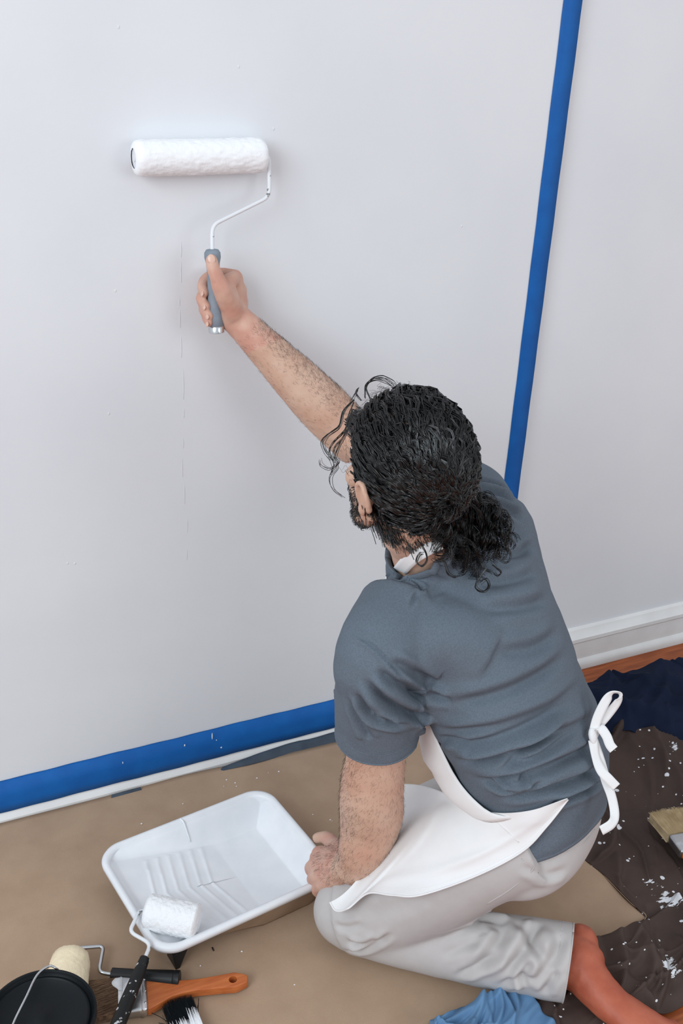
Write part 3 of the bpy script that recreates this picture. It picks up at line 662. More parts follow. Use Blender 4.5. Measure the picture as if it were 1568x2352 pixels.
# arms
def limb(P, r, **k): b.tube(P, r, n=20, res=30, **k)
dR = nrm(J['RE'] - J['RS']); limb([SC + (J['RS'] - SC) * .45, J['RS'], J['RS'] + dR * .13, J['RE'] - dR * .03, J['RE'] + nrm(J['RW'] - J['RE']) * .03], [.06, .058, .052, .045, .045])
dF = nrm(J['RW'] - J['RE']); fl_ = np.linalg.norm(J['RW'] - J['RE'])
limb([J['RE'] - dF * .045, J['RE'], J['RE'] + dF * .06, J['RE'] + dF * .13, J['RE'] + dF * .20, J['RW'] - dF * .012, J['RW'] + dF * .02], [.044, .047, .0475, .042, .034, .029, .027])
dL = nrm(J['LE'] - J['LS'])
LM = [D_((866, 1760), 1.82), D_((854, 1815), 1.865), D_((852, 1880), 1.925), D_((834, 1945), 1.955), D_((816, 1984), 1.988), D_((800, 1994), 2.005)]
b.tube([SC + (J['LS'] - SC) * .45, J['LS'], J['LS'] + dL * .10, J['LS'] + dL * .19, *LM[1:]], [.052, .050, .044, .047, .0535, .054, .043, .034, .031], n=24, res=44)
# legs inside the trousers, left foot out of the cuff
limb([J['LH'], (J['LH'] + J['LK']) / 2, J['LK']], [.07, .062, .05]); limb([J['LK'], (J['LK'] + J['LA']) / 2, J['LA']], [.05, .048, .04])
limb([J['RH'], (J['RH'] + J['RK']) / 2, J['RK']], [.07, .062, .05]); limb([J['RK'], (J['RK'] + J['RA']) / 2, J['RA'], J['RA'] + (.02, .02, -.005)], [.05, .046, .036, .03])
FT = [F_((1270, 2208), .062), F_((1325, 2212), .064), F_((1350, 2246), .058), F_((1402, 2304), .048), F_((1472, 2354), .038), F_((1540, 2398), .030)]
b.tube(FT, [(.044, .044), (.050, .046), (.040, .037), (.030, .033), (.025, .037), (.020, .040)], n=24, res=30, ref=(0, 0, 1))
b.ell(F_((1330, 2168), .078), np.array([(.034, 0, 0), (0, .034, 0), (0, 0, .036)]))
ft = F_((1540, 2398), .030); fd = nrm((F_((1540, 2398), .03) - F_((1402, 2304), .03))); fs = np.cross(fd, up)
for i, (o_, l_, r_) in enumerate([(-.032, .040, .0125), (-.014, .038, .0095), (.002, .036, .009), (.017, .032, .0085), (.031, .026, .008)]):
    b.tube([ft + fs * o_ - fd * .015, ft + fs * o_ * 1.02 + fd * l_ * .5, ft + fs * o_ * 1.04 + fd * l_ + up * -.006], [r_, r_ * 1.05, r_], n=10, res=8, round_end=True)
# right hand round the roller handle (joints: knuckle, middle joint, last joint, tip)
def finger(P, r): b.tube(P, r, n=12, res=18, round_end=True)
A = lambda x, y, d: W_((x, y), d)
RH_MC = [A(540, 638, -.052), A(549, 664, -.048), A(553, 690, -.050), A(553, 715, -.056)]
wr_ = J['RW']
for q, r0 in zip(RH_MC, (.0145, .0145, .0140, .0130)): b.tube([wr_ + (q - wr_) * .05, wr_ + (q - wr_) * .55, q], [.017, .0155, r0], n=12, res=12, round_end=True)
RF = [[RH_MC[0], A(512, 628, -.034), A(480, 636, -.034), A(465, 655, -.052), A(469, 672, -.072)],
      [RH_MC[1], A(515, 655, -.030), A(480, 664, -.032), A(462, 685, -.054), A(473, 703, -.078)],
      [RH_MC[2], A(518, 684, -.034), A(486, 692, -.036), A(467, 709, -.060), A(480, 725, -.084)],
      [RH_MC[3], A(522, 712, -.042), A(494, 718, -.044), A(473, 728, -.066), A(480, 742, -.086)]]
for P, r in zip(RF, (.0100, .0102, .0096, .0085)): finger(P, [r * 1.25, r * 1.12, r * 1.05, r, r * .86])
TH_ = [A(535, 722, -.085), A(512, 668, -.100), A(493, 626, -.098), A(486, 598, -.090)]
b.tube(TH_, [.019, .0165, .0120, .0108], n=14, res=20, round_end=True)
b.tube([A(540, 725, -.080), A(525, 690, -.088), A(520, 655, -.082), A(535, 640, -.062)], [.020, .020, .016, .013], n=14, res=16, round_end=True)   # thenar and web
b.tube([A(532, 742, -.078), A(524, 722, -.082), A(520, 702, -.078)], [.018, .016, .014], n=14, res=10, round_end=True)    # heel of the hand
# left hand closed on the tray rim
Z = lambda x, y, z: F_((x, y), z)
LWp = D_((806, 1990), 2.005)
LH_MC = [Z(734, 1962, .118), Z(725, 1985, .116), Z(729, 2012, .108), Z(737, 2034, .096)]
for q, r0 in zip(LH_MC, (.0165, .0165, .0155, .0140)): b.tube([LWp + (q - LWp) * .02, LWp + (q - LWp) * .5, q], [.025, .021, r0], n=12, res=12, round_end=True)
LFg = [[LH_MC[0], Z(724, 1972, .092), Z(736, 1984, .070), Z(752, 1982, .062)], [LH_MC[1], Z(713, 1995, .086), Z(728, 2010, .062), Z(746, 2006, .056)],
       [LH_MC[2], Z(718, 2020, .080), Z(732, 2034, .058), Z(750, 2028, .054)], [LH_MC[3], Z(728, 2046, .074), Z(742, 2056, .056), Z(756, 2046, .052)]]
for P, r in zip(LFg, (.0105, .0108, .0102, .0092)): finger(P, [r * 1.3, r * 1.12, r, r * .9])
b.tube([D_((796, 1976), 2.02), Z(770, 1944, .122), Z(748, 1924, .100), Z(728, 1924, .088)], [.021, .0155, .0125, .0105], n=14, res=18, round_end=True)
b.tube([D_((796, 1976), 2.02), Z(768, 1955, .116), Z(745, 1960, .104)], [.020, .017, .014], n=12, res=12, round_end=True)
body_me = remesh(b, .0032, 4, .5)
V = coords(body_me)
def veins(V): return .0008 * fbm(V * 60, 3, 2)
setco(body_me, V + normals(body_me) * veins(V)[:, None])
body = obj('body', body_me, ['skin', 'skin_hand', 'skin_foot'], person)
ctr = np.zeros(len(body_me.polygons) * 3); body_me.polygons.foreach_get('center', ctr); ctr = ctr.reshape(-1, 3)
mi = np.zeros(len(ctr), int)
mi[np.linalg.norm(ctr - np.array(RH_MC[1]), axis=1) < .115] = 1; mi[np.linalg.norm(ctr - LH_MC[1], axis=1) < .085] = 1
mi[(np.linalg.norm(ctr - FT[3], axis=1) < .26) & (ctr[:, 2] < .13) & (ctr[:, 1] < -.7)] = 2
body_me.polygons.foreach_set('material_index', mi)
# nails
def nail(p, d, n_, w_=.006, l_=.008):
    d = nrm(d); n_ = nrm(n_ - d * (n_ @ d)); s = np.cross(d, n_); bb = MB(); bb.ell(p, np.array([d * l_, s * w_, n_ * .0018]), 14, 8); bb.build('fingernail', 'nail', body)
toC = nrm(CAM - TH_[3])
nail(TH_[3] + toC * .0098 + (TH_[3] - TH_[2]) * .10, TH_[3] - TH_[2], toC, .0068, .0085)
for P in RF: nail(P[4] + nrm(P[4] - H0 - hd * ((P[4] - H0) @ hd)) * -.0 + nrm(P[4] - P[3]) * .001 + np.array([-.0052, -.0036, 0]), P[4] - P[3], np.array([-.8, -.55, 0.1]), .0048, .006)
# eyes
for s in (1, -1):
    bb = MB(); bb.ell(hp(s * .031, .078, .001), np.array([hL * .012, hF * .012, hU * .0105])); e_ = bb.build('eye', 'eye_white', body)
    bb = MB(); bb.ell(hp(s * .031, .0875, .001), np.array([hL * .0055, hF * .003, hU * .0055])); bb.build('iris', 'eye_iris', e_)

# ------------------------------------------------------------------ t-shirt
b = MB()
b.loft(torso_rings([(-.22, .130, .100, -.068), (-.12, .138, .102, -.064), (-.02, .141, .101, -.036), (.1, .141, .101, -.012), (.25, .144, .104, -.0105), (.4, .1465, .105, -.011), (.55, .149, .106, -.005), (.7, .15, .106, .005), (.82, .150, .102, .012), (.92, .132, .086, .018), (1.02, .092, .070, .012), (1.09, .066, .058, .006)], n=64, res=60))
dLs = nrm(J['LE'] - J['LS']); SLE = J['LS'] + dLs * .185
b.tube([SC + (J['LS'] - SC) * .5, J['LS'], J['LS'] + dLs * .06, J['LS'] + dLs * .13, SLE], [.075, .068, .068, .068, .0675], n=32, res=26)
dRs = nrm(J['RE'] - J['RS']); SRE = J['RS'] + dRs * .17
b.tube([SC + (J['RS'] - SC) * .5, J['RS'], J['RS'] + dRs * .08, SRE], [.075, .064, .062, .062], n=32, res=22)
b.tube([torso_frame(.95)[0] + NW * .02, J['RS'] + (.004, -.035, -.02), torso_frame(.70)[0] + rS * .10 + NW * .012, torso_frame(.45)[0] + rS * .09], [.05, .066, .060, .05], n=28, res=20)
b.tube([torso_frame(.97)[0] - rS * .01, (SC + J['LS']) / 2 + torso_frame(.9)[2] * .012 + spine * .0, J['LS'] + torso_frame(.9)[2] * .004], [.060, .056, .060], n=28, res=14)
b.tube([torso_frame(.76)[0] - rS * .06 + torso_frame(.7)[2] * .044, (torso_frame(.8)[0] + J['LS']) / 2 + torso_frame(.8)[2] * .034, J['LS'] + dLs * .02 + rS * .03 + torso_frame(.9)[2] * .012], [.07, .066, .062], n=28, res=12)
ND = nrm(NT - J['NB']); b.tube([torso_frame(1.0)[0] + NW * .006, J['NB'] + ND * .005, J['NB'] + ND * .04, J['NB'] + ND * .085], [.078, .069, .063, .062], n=28, res=12)
b.tube([torso_frame(.55)[0] - rS * .06 + torso_frame(.5)[2] * .03, J['LS'] + dLs * .075 + rS * .035], [.06, .056], n=24, res=8)
shirt_me = remesh(b, .0034, 36, .5)
# cut the openings: sleeve ends, hem
def cut(me, tests):
    """trim with planes: (point, direction, reach); what lies beyond the plane within reach of its axis goes"""
    bm = bmesh.new(); bm.from_mesh(me)
    for p, d, rad, dep in tests:
        sel = [f for f in bm.faces if -dep < (np.array(f.calc_center_median()) - p) @ d and np.linalg.norm(np.cross(np.array(f.calc_center_median()) - p, d)) < rad]
        geom = list({v for f in sel for v in f.verts}) + list({e for f in sel for e in f.edges}) + sel
        bmesh.ops.bisect_plane(bm, geom=geom, dist=1e-6, plane_co=Vector(p), plane_no=Vector(d), clear_outer=True)
    bm.to_mesh(me); bm.free()
HF = torso_frame(-.085); HD = -nrm(HF[3] + .24 * HF[1]); HP = HF[0] - NW * .05 + HF[1] * .12
NCP = J['NB'] + ND * .044; NCD = nrm(ND - .45 * torso_frame(.95)[2]); cut(shirt_me, [(SLE - dLs * .012, dLs, .10, .03), (SRE - dRs * .012, dRs, .10, .03), (NCP, NCD, .074, .03), (HP, HD, .6, .06)])
V = coords(shirt_me); N_ = normals(shirt_me)
def local(V):
    s = nrm(spine); q = V - PC; tt = (q @ s) / np.linalg.norm(spine); return tt, q @ rS, q @ np.cross(rP, s)
tt, rx, bk = local(V)
BV0 = BVHTree.FromPolygons([Vector(v) for v in V], [tuple(f.vertices) for f in shirt_me.polygons])
def fold(V, N_, bv, px, w_, dep):
    """one crease pressed into the cloth along a line, with a soft ridge on either side"""
    P = []
    for q_ in catmull(np.array(px, float), 130):
        r_ = bv.ray_cast(Vector(CAM), Vector(nrm(ray(q_))))
        if r_[0] is not None: P.append(np.array(r_[0]))
    if len(P) < 6: return 0
    P = np.array(P); T = np.gradient(P, axis=0); T /= np.linalg.norm(T, axis=1)[:, None] + 1e-9
    lo, hi = P.min(0) - .05, P.max(0) + .05; m = np.all((V > lo) & (V < hi), axis=1); out = np.zeros(len(V)); Q = V[m]
    if len(Q) == 0: return out
    d2 = ((Q[:, None] - P[None]) ** 2).sum(2); k = d2.argmin(1); dist = np.sqrt(d2[np.arange(len(Q)), k]); sd = np.cross(T[k], N_[m]); s_ = ((Q - P[k]) * sd).sum(1)
    al = k / (len(P) - 1); env = sstep(0, .25, al) * sstep(1, .75, al)
    along = np.abs(((Q - P[k]) * T[k]).sum(1)); env = env * np.exp(-(along / .01) ** 2)
    x = s_ / w_; out[m] = env * dep * (-1.0 * np.exp(-x * x) + .75 * np.exp(-((x - 1.7) / 1.1) ** 2) + .35 * np.exp(-((x + 1.8) / 1.2) ** 2))
    return out
dsp = .0022 * fbm(np.c_[V[:, 0] * 9, V[:, 1] * 9, V[:, 2] * 16], 47, 3)
low = sstep(.55, .2, tt); ph = tt * .49 * 95 + rx * 16 + fbm(V * 7, 41, 2) * 2.0
dsp = dsp + .0034 * low * np.sin(ph) * (.5 + .5 * fbm(V * 8 + 3, 44, 2))
for px, w_, dep in [
    ([(1372, 1640), (1250, 1702), (1130, 1742), (1035, 1752)], .009, .0075), ([(1388, 1700), (1300, 1742), (1180, 1782), (1085, 1795)], .008, .0075),
    ([(1335, 1598), (1230, 1660), (1120, 1702), (1020, 1712)], .010, .007), ([(1395, 1745), (1320, 1792), (1220, 1822), (1135, 1838)], .008, .007),
    ([(1350, 1560), (1260, 1622), (1150, 1668), (1060, 1682), (990, 1680)], .010, .006), ([(1312, 1500), (1220, 1562), (1120, 1602), (1010, 1622)], .012, .005),
    ([(1400, 1785), (1330, 1822), (1260, 1848)], .007, .006), ([(1310, 1650), (1210, 1720), (1140, 1775)], .007, .005), ([(1345, 1668), (1240, 1730), (1160, 1758)], .006, .005),
    ([(1372, 1722), (1260, 1770), (1150, 1808)], .006, .005), ([(1260, 1785), (1180, 1812), (1100, 1792)], .006, .006), ([(1150, 1790), (1190, 1800), (1205, 1775)], .005, .005),
    ([(1245, 1310), (1170, 1335), (1085, 1342)], .010, .004), ([(1268, 1375), (1190, 1395), (1095, 1400)], .011, .004), ([(1230, 1250), (1190, 1270), (1150, 1275)], .009, .004),
    ([(1196, 1160), (1140, 1138), (1085, 1128)], .008, .006), ([(1206, 1192), (1150, 1162), (1092, 1150)], .008, .006), ([(1180, 1130), (1130, 1112), (1090, 1105)], .006, .004),
    ([(1290, 1450), (1220, 1490), (1130, 1500)], .012, .0035),
    ([(825, 1555), (895, 1618), (960, 1645), (985, 1640)], .008, .008), ([(812, 1590), (865, 1648), (950, 1662)], .007, .0065), ([(858, 1535), (920, 1580), (978, 1615)], .008, .006),
    ([(850, 1632), (880, 1640), (905, 1655)], .005, .005), ([(800, 1600), (835, 1670), (850, 1700)], .008, .004), ([(905, 1560), (950, 1590), (984, 1620)], .006, .004),
    ([(1010, 1570), (950, 1545), (890, 1515)], .009, .0045), ([(1040, 1610), (1000, 1600), (975, 1590)], .008, .005), ([(960, 1720), (1010, 1700), (1080, 1705)], .008, .005),
    ([(795, 1446), (850, 1480), (910, 1540), (960, 1600), (984, 1645)], .0032, .0022), ([(965, 1268), (1010, 1300), (1060, 1320)], .006, .003)]:
    dsp = dsp + fold(V, N_, BV0, px, w_ * .9, dep * 2.0)
setco(shirt_me, V + N_ * dsp[:, None])
shirt = obj('t_shirt', shirt_me, 'shirt_cloth', person)

# ------------------------------------------------------------------ trousers
b = MB()
b.loft(torso_rings([(-.165, .07, .055, -.066), (-.14, .108, .085, -.064), (-.10, .126, .096, -.058), (-.05, .131, .097, -.046), (0, .13, .092, -.03), (.06, .12, .085, -.02)], n=48, res=24))
LHo = J['LH']; LKo = J['LK']
b.tube([LHo + (.02, -.005, -.01), LHo + (LKo - LHo) * .25, LHo + (LKo - LHo) * .55 + (0, -.004, -.012), LHo + (LKo - LHo) * .85 + (0, -.004, -.014), LKo + (-.004, .001, .002)], [.090, .096, .092, .082, .072], n=32, res=26)
b.ell(LKo + (.0, .0, .004), np.array([(.066, 0, 0), (0, .066, 0), (0, 0, .064)]), 24, 16)
CU = F_((1318, 2215), .074)
b.tube([LKo + (.0, .0, -.002), LKo + (CU - LKo) * .2 + (0, -.014, 0), LKo + (CU - LKo) * .5 + (0, -.019, 0), LKo + (CU - LKo) * .8 + (0, -.006, 0), CU], [(.064, .064), (.064, .062), (.063, .060), (.070, .062), (.0725, .062)], n=32, res=26, ref=(0, 0, 1))
RKo = J['RK']
b.tube([J['RH'] + (0, 0, -.01), J['RH'] + (RKo - J['RH']) * .5, RKo], [.09, .088, .072], n=32, res=18)
b.tube([RKo, RKo + (J['RA'] - RKo) * .5, J['RA']], [.070, .062, .058], n=28, res=14)
tr_me = remesh(b, .0036, 26, .5)
dC = nrm(CU - LKo); dRA = nrm(J['RA'] - RKo)
cut(tr_me, [(CU - dC * .010, dC, .12, .03)])
V = coords(tr_me); N_ = normals(tr_me)
sl = (V - LKo) @ dC / np.linalg.norm(CU - LKo); onsh = (np.linalg.norm(np.cross(V - LKo, dC), axis=1) < .10) & (V[:, 2] < .16)
BV1 = BVHTree.FromPolygons([Vector(v) for v in V], [tuple(f.vertices) for f in tr_me.polygons])
d1 = .0022 * fbm(V * 12, 66, 3) * sstep(.2, .6, np.where(onsh, sl, 0)) + .0012 * fbm(V * 9, 67, 2)
for px, w_, dep in [
    ([(872, 2150), (835, 2168), (795, 2162)], .006, .006), ([(905, 2140), (845, 2178), (785, 2186)], .006, .006), ([(840, 2120), (800, 2130), (765, 2125)], .006, .003),
    ([(1105, 2112), (1150, 2140), (1125, 2190), (1085, 2230)], .010, .008), ([(1180, 2112), (1212, 2150), (1192, 2200), (1150, 2245)], .010, .010), ([(1238, 2116), (1222, 2160), (1258, 2215)], .009, .010),
    ([(1292, 2140), (1272, 2200), (1228, 2265)], .010, .009), ([(1040, 2248), (1110, 2215), (1165, 2185)], .008, .006), ([(1232, 2195), (1198, 2240), (1214, 2266)], .007, .007), ([(1284, 2225), (1245, 2285)], .008, .007),
    ([(1172, 2125), (1130, 2112), (1090, 2110)], .007, .006), ([(1140, 2270), (1190, 2245), (1235, 2245)], .007, .005), ([(1010, 2200), (1070, 2170), (1110, 2160)], .008, .003),
    ([(1190, 1985), (1250, 2010), (1310, 1995)], .008, .003), ([(1000, 2050), (900, 2085), (830, 2100)], .012, .002)]:
    d1 = d1 + fold(V, N_, BV1, px, w_, dep * 1.3)
setco(tr_me, V + N_ * d1[:, None])
V = coords(tr_me); V[:, 2] = np.maximum(V[:, 2], .0065); setco(tr_me, V)
trousers = obj('trousers', tr_me, 'trouser_cloth', person)
# ------------------------------------------------------------------ surfaces to drape on
def bvh_of(meshes):
    Vs, Fs, o = [], [], 0
    for me in meshes:
        c = coords(me); Vs.append(c); Fs += [tuple(i + o for i in p.vertices) for p in me.polygons]; o += len(c)
    return BVHTree.FromPolygons([Vector(v) for v in np.vstack(Vs)], Fs)
BV_CLOTH = bvh_of([shirt_me, tr_me]); BV_ALL = bvh_of([shirt_me, tr_me, body_me])
def hit(p, bv=None, far=None):
    r = nrm(ray(p)); q = (bv or BV_CLOTH).ray_cast(Vector(CAM), Vector(r))
    return q[3] if q[0] is not None else far
def ribbon(name, P, width, side, mats, parent, thick=.0012, res=40, twist=None, wv=.0):
    """flat band along P; side = direction across the band (one vector or one per point)"""
    P = np.asarray(P, float); C_ = catmull(P, res); sd = np.asarray(side, float)
    sd = catmull(sd, res) if sd.ndim == 2 else np.repeat(sd[None], res, 0)
    T = np.gradient(C_, axis=0); T /= np.linalg.norm(T, axis=1)[:, None]
    sd = sd - T * (sd * T).sum(1)[:, None]; sd /= np.linalg.norm(sd, axis=1)[:, None]
    N_ = np.cross(T, sd); G = np.stack([C_ + sd * width * k * .5 + N_ * wv * (k * k) for k in (-1, -.5, 0, .5, 1)], 1)
    b = MB(); b.grid(G); return b.build(name, mats, parent, solid=thick)

# ------------------------------------------------------------------ apron
apron_top = catmull(np.array([(912, 1800), (960, 1803), (1010, 1817), (1060, 1842), (1130, 1866), (1215, 1862), (1303, 1834)], float), 90)
apron_bot = catmull(np.array([(757, 2072), (772, 2092), (800, 2086), (845, 2052), (900, 2056), (965, 2056), (1090, 2013), (1197, 1957), (1255, 1898), (1304, 1836)], float), 90)
nu, nv = 90, 70; uu = np.linspace(0, 1, nu)
mid = catmull(np.array([(842, 1985), (885, 1960), (960, 1940), (1040, 1930), (1120, 1920), (1220, 1880), (1303, 1835)], float), 90)
PXG = np.zeros((nu, nv, 2))
for j, v in enumerate(np.linspace(0, 1, nv)):
    a, m_, c = (1 - v) * (1 - 2 * v), 4 * v * (1 - v), v * (2 * v - 1); PXG[:, j] = apron_top * a + mid * m_ + apron_bot * c
DG = np.array([[hit(PXG[i, j], far=np.nan) for j in range(nv)] for i in range(nu)])
lim = np.where(np.isnan(DG), 9.0, DG - .007); d = np.where(np.isnan(DG), np.nanmean(DG), lim)
for it in range(400):
    e = np.pad(d, 1, mode='edge'); e = (e[:-2, 1:-1] + e[2:, 1:-1] + e[1:-1, :-2] + e[1:-1, 2:]) / 4
    d = np.minimum(e, lim) if it > 60 else np.where(lim < 8, lim, e)
G = np.array([[D_(PXG[i, j], d[i, j]) for j in range(nv)] for i in range(nu)])
# soft folds and the turned-up corner at the knee
U, Vv = np.meshgrid(np.linspace(0, 1, nu), np.linspace(0, 1, nv), indexing='ij')
rays_ = np.array([[nrm(ray(PXG[i, j])) for j in range(nv)] for i in range(nu)])
foldz = .006 * np.exp(-((U - .22 - .10 * (1 - Vv)) / .020) ** 2) * sstep(.25, .8, Vv) + .005 * np.exp(-((Vv - .80 + .35 * (U - .5)) / .07) ** 2) * sstep(.2, .5, U) * sstep(.9, .6, U) \
    + .004 * np.exp(-((U - .34 + .05 * Vv) / .03) ** 2) * sstep(.9, .4, Vv) + .003 * fbm(np.c_[G.reshape(-1, 3) * 7], 91, 2).reshape(nu, nv) * sstep(1.0, .85, U)
G = G - rays_ * np.maximum(foldz, -.003)[:, :, None]
apron = MB(); apron.grid(G); apron = apron.build('apron', 'apron_cloth', person, solid=.0016)
# stitched hem and side seam
def on_apron(px, lift=.0022): 
    k = np.argmin(((PXG - np.array(px)) ** 2).sum(2)); i, j = divmod(k, nv); return G[i, j] - rays_[i, j] * lift
b = MB(); b.tube([G[i, nv - 1] - rays_[i, nv - 1] * .0006 for i in range(nu)], .0017, n=6); b.build('hem', 'apron_cloth', apron)
b = MB(); b.tube([G[i, nv - 5] - rays_[i, nv - 5] * .0006 for i in range(0, nu - 6)], .0005, n=5); b.build('stitching', 'apron_cloth', apron)
b = MB(); b.tube([on_apron(q, .0016) for q in ((1128, 1868), (1142, 1888), (1165, 1908), (1195, 1934))], .0008, n=6, res=20); b.build('seam', 'apron_cloth', apron)
# bib: hangs off the front of the chest
spec = np.array([(-.12, .138, .102, -.064), (-.02, .141, .101, -.036), (.1, .141, .101, -.012), (.25, .144, .104, -.0105), (.4, .1465, .105, -.011), (.55, .149, .106, -.005), (.7, .15, .106, .005), (.85, .146, .10, .012)])
Gb = []
for t in np.linspace(.22, .84, 36):
    a, bb, o = [np.interp(t, spec[:, 0], spec[:, k]) for k in (1, 2, 3)]; c, r, bk_, s_ = torso_frame(t); c = c + NW * o
    thL = np.interp(t, [.22, .26, .36, .48, .7, .84], [160, 182, 205, 216, 232, 246]); row = []
    for q in np.linspace(thL, 540 - thL, 40):
        qq = math.radians(q); edge = abs(q - 270) / (270 - thL); dq = min(q - thL, 540 - thL - q); off = .006 + min(.0017 * dq, .055) * np.interp(t, [.22, .30, .40, .75, .84], [.1, .6, 1, 1, .4]) 
        row.append(c + r * (a + off) * math.cos(qq) + bk_ * (bb + off) * math.sin(qq))
    Gb.append(row)
b = MB(); b.grid(np.array(Gb)); b.build('bib', 'apron_cloth', apron, solid=.0016)
# skirt between the knees, hanging from the belly to the floor behind the arm
def on_px(p, off=.005, bv=BV_ALL, far=1.9): return D_(p, hit(p, bv, far) - off)
# neck strap
def strapP(pts, off): return [on_px(p, off) for p in pts]
nb = J['NB']
BV_ALL2 = BV_ALL
sp_ = strapP([(1010, 1245), (975, 1262), (945, 1282), (922, 1306), (908, 1326)], .008)
bt = np.array(Gb[-1][2]); sp_ += [sp_[-1] * .6 + bt * .4 + np.array([-.006, .022, .012]), bt]
ribbon('neck_strap', sp_, .022, [nrm(np.cross(nrm(CAM - q), (sp_[min(i + 1, 4)] - sp_[max(min(i, 4) - 1, 0)]))) for i, q in enumerate(sp_)][:5] + [nrm([.7, -.5, .1]), nrm([.9, .4, .1])], 'apron_cloth', apron)
# waist ties: knot, bow loop and tails
kd = hit((1352, 1700), BV_ALL) - .012
K = lambda x, y, dd=0.0: D_((x, y), kd + dd)
rt = ROT @ np.array([1.0, .15, .5]); rt2 = ROT @ np.array([.9, -.4, .2])
b = MB(); b.ell(K(1361, 1690), np.array([rt * .008, (ROT @ np.array([.1, 1, 0])) * .014, (ROT @ np.array([0, 0, 1.0])) * .007]), 16, 12); b.build('tie_knot', 'apron_cloth', apron)
ribbon('tie_loop', [K(1360, 1690), K(1372, 1648, -.004), K(1392, 1608, -.008), K(1408, 1592, -.004), K(1421, 1594, .004), K(1418, 1612, .012), K(1396, 1640, .012), K(1372, 1668, .006), K(1362, 1690)], .016, [ROT @ np.array(q) for q in ((.95, .2, .3), (.9, .45, .1), (.8, .5, .2), (.5, .2, .8), (.2, .5, .9), (.6, .6, .5), (.85, .45, .2), (.9, .3, .2), (.95, .2, .3))], 'apron_cloth', apron, res=60)
ribbon('tie_tail', [K(1364, 1676, .004), K(1378, 1672, .0), K(1392, 1690, .0), K(1400, 1710, .0), K(1409, 1722, .002)], .0155, ROT @ np.array([.9, -.4, .1]), 'apron_cloth', apron)
ribbon('tie_tail', [K(1361, 1700), K(1368, 1740, .0), K(1380, 1770, -.004), K(1398, 1790, -.002), K(1415, 1808, .004)], .0155, [ROT @ np.array(q) for q in ((1, -.2, .1), (.9, -.3, .5), (.9, -.5, .2), (.8, -.6, 0), (.8, -.6, 0))], 'apron_cloth', apron)
ribbon('tie_tail', [K(1362, 1700, .002), K(1378, 1745, .008), K(1390, 1790, .010), K(1404, 1830, .010), K(1411, 1870, .008), K(1404, 1892, .0), K(1380, 1908, -.006)], .0155, [ROT @ np.array(q) for q in ((1, -.1, .1), (.9, -.2, .3), (1, -.2, .1), (1, -.1, .2), (.95, .1, .2), (.6, .8, .1), (.3, .95, .1))], 'apron_cloth', apron, res=50)

# ------------------------------------------------------------------ shirt details
def ring_px(pts, off, bv=BV_ALL): return [on_px(p, off, bv) for p in pts]
def boundary_loop(me, p, d, reach, tol=.02, step=3):
    bmh = bmesh.new(); bmh.from_mesh(me); hv = [np.array(v.co) for v in bmh.verts if v.is_boundary and abs((np.array(v.co) - p) @ d) < tol and np.linalg.norm(np.array(v.co) - p) < reach]; bmh.free()
    hv = np.array(hv); hc = hv.mean(0); ha = nrm(np.cross(d, (0.1, 0, 1.0))); hb_ = np.cross(d, ha); an = np.arctan2((hv - hc) @ hb_, (hv - hc) @ ha); hv = hv[np.argsort(an)][::step]
    return np.vstack([hv, hv[:1]])
e = boundary_loop(shirt_me, NCP, NCD, .085)
b = MB(); b.tube(e - NCD * .005, [(.008, .0028)] * len(e), n=10, ref=NCD); b.build('collar', 'shirt_cloth', shirt)
# bottom hem
hv = boundary_loop(shirt_me, HP, HD, .6)
b = MB(); b.tube(hv - HD * .004, [(.0065, .0018)] * len(hv), n=8, ref=HD); b.build('hem', 'shirt_cloth', shirt)
# sleeve hem
A_, B_ = frames(np.array([J['LS'], SLE]))[1][0], frames(np.array([J['LS'], SLE]))[2][0]
for k, dd in enumerate((.0135, .034)):
    e = []
    c0_ = SLE - dLs * dd
    for q in np.linspace(0, 2 * np.pi, 49):
        di = A_ * math.cos(q) + B_ * math.sin(q); h_ = BVHTree.FromPolygons; e.append(di)
    bvs = BV_SH if 'BV_SH' in globals() else bvh_of([shirt_me]); BV_SH = bvs
    P = []
    for di in e:
        r_ = bvs.ray_cast(Vector(c0_ + di * .12), Vector(-di)); P.append((np.array(r_[0]) if r_[0] is not None and np.linalg.norm(np.array(r_[0]) - c0_) < .078 else c0_ + di * .066) + di * (.0002 if k == 0 else -.0002))
    b = MB(); b.tube(P, .0016 if k == 0 else .0008, n=6); b.build('sleeve_hem' if k == 0 else 'stitching', 'shirt_cloth', shirt)
# trouser cuff and seams
b = MB(); 
bvt = bvh_of([tr_me])
def ring_on(bv, c, d_, rad=.12, n=49, off=0.0):
    A1, B1 = frames(np.array([c, c + d_]))[1][0], frames(np.array([c, c + d_]))[2][0]; P = []
    for q in np.linspace(0, 2 * np.pi, n):
        di = A1 * math.cos(q) + B1 * math.sin(q); r_ = bv.ray_cast(Vector(c + di * rad), Vector(-di))
        if r_[0] is not None: P.append(np.array(r_[0]) + di * off)
    return np.array(P)
P = ring_on(bvt, CU - dC * .0108, dC); b.tube(P, .0015, n=6); b.build('cuff_edge', 'trouser_cloth', trousers)
b = MB(); P = ring_on(bvt, CU - dC * .030, dC, off=-.0003); b.tube(P, .0007, n=6); b.build('cuff_stitching', 'trouser_cloth', trousers)
for pts in ([(1198, 1972), (1226, 1992), (1175, 2040), (1118, 2076)], [(1226, 1960), (1290, 1958), (1340, 1935), (1365, 1905)]):
    b = MB(); b.tube(catmull([on_px(p, .0002, bvt) for p in pts], 30), .0011, n=6); b.build('seam', 'trouser_cloth', trousers)
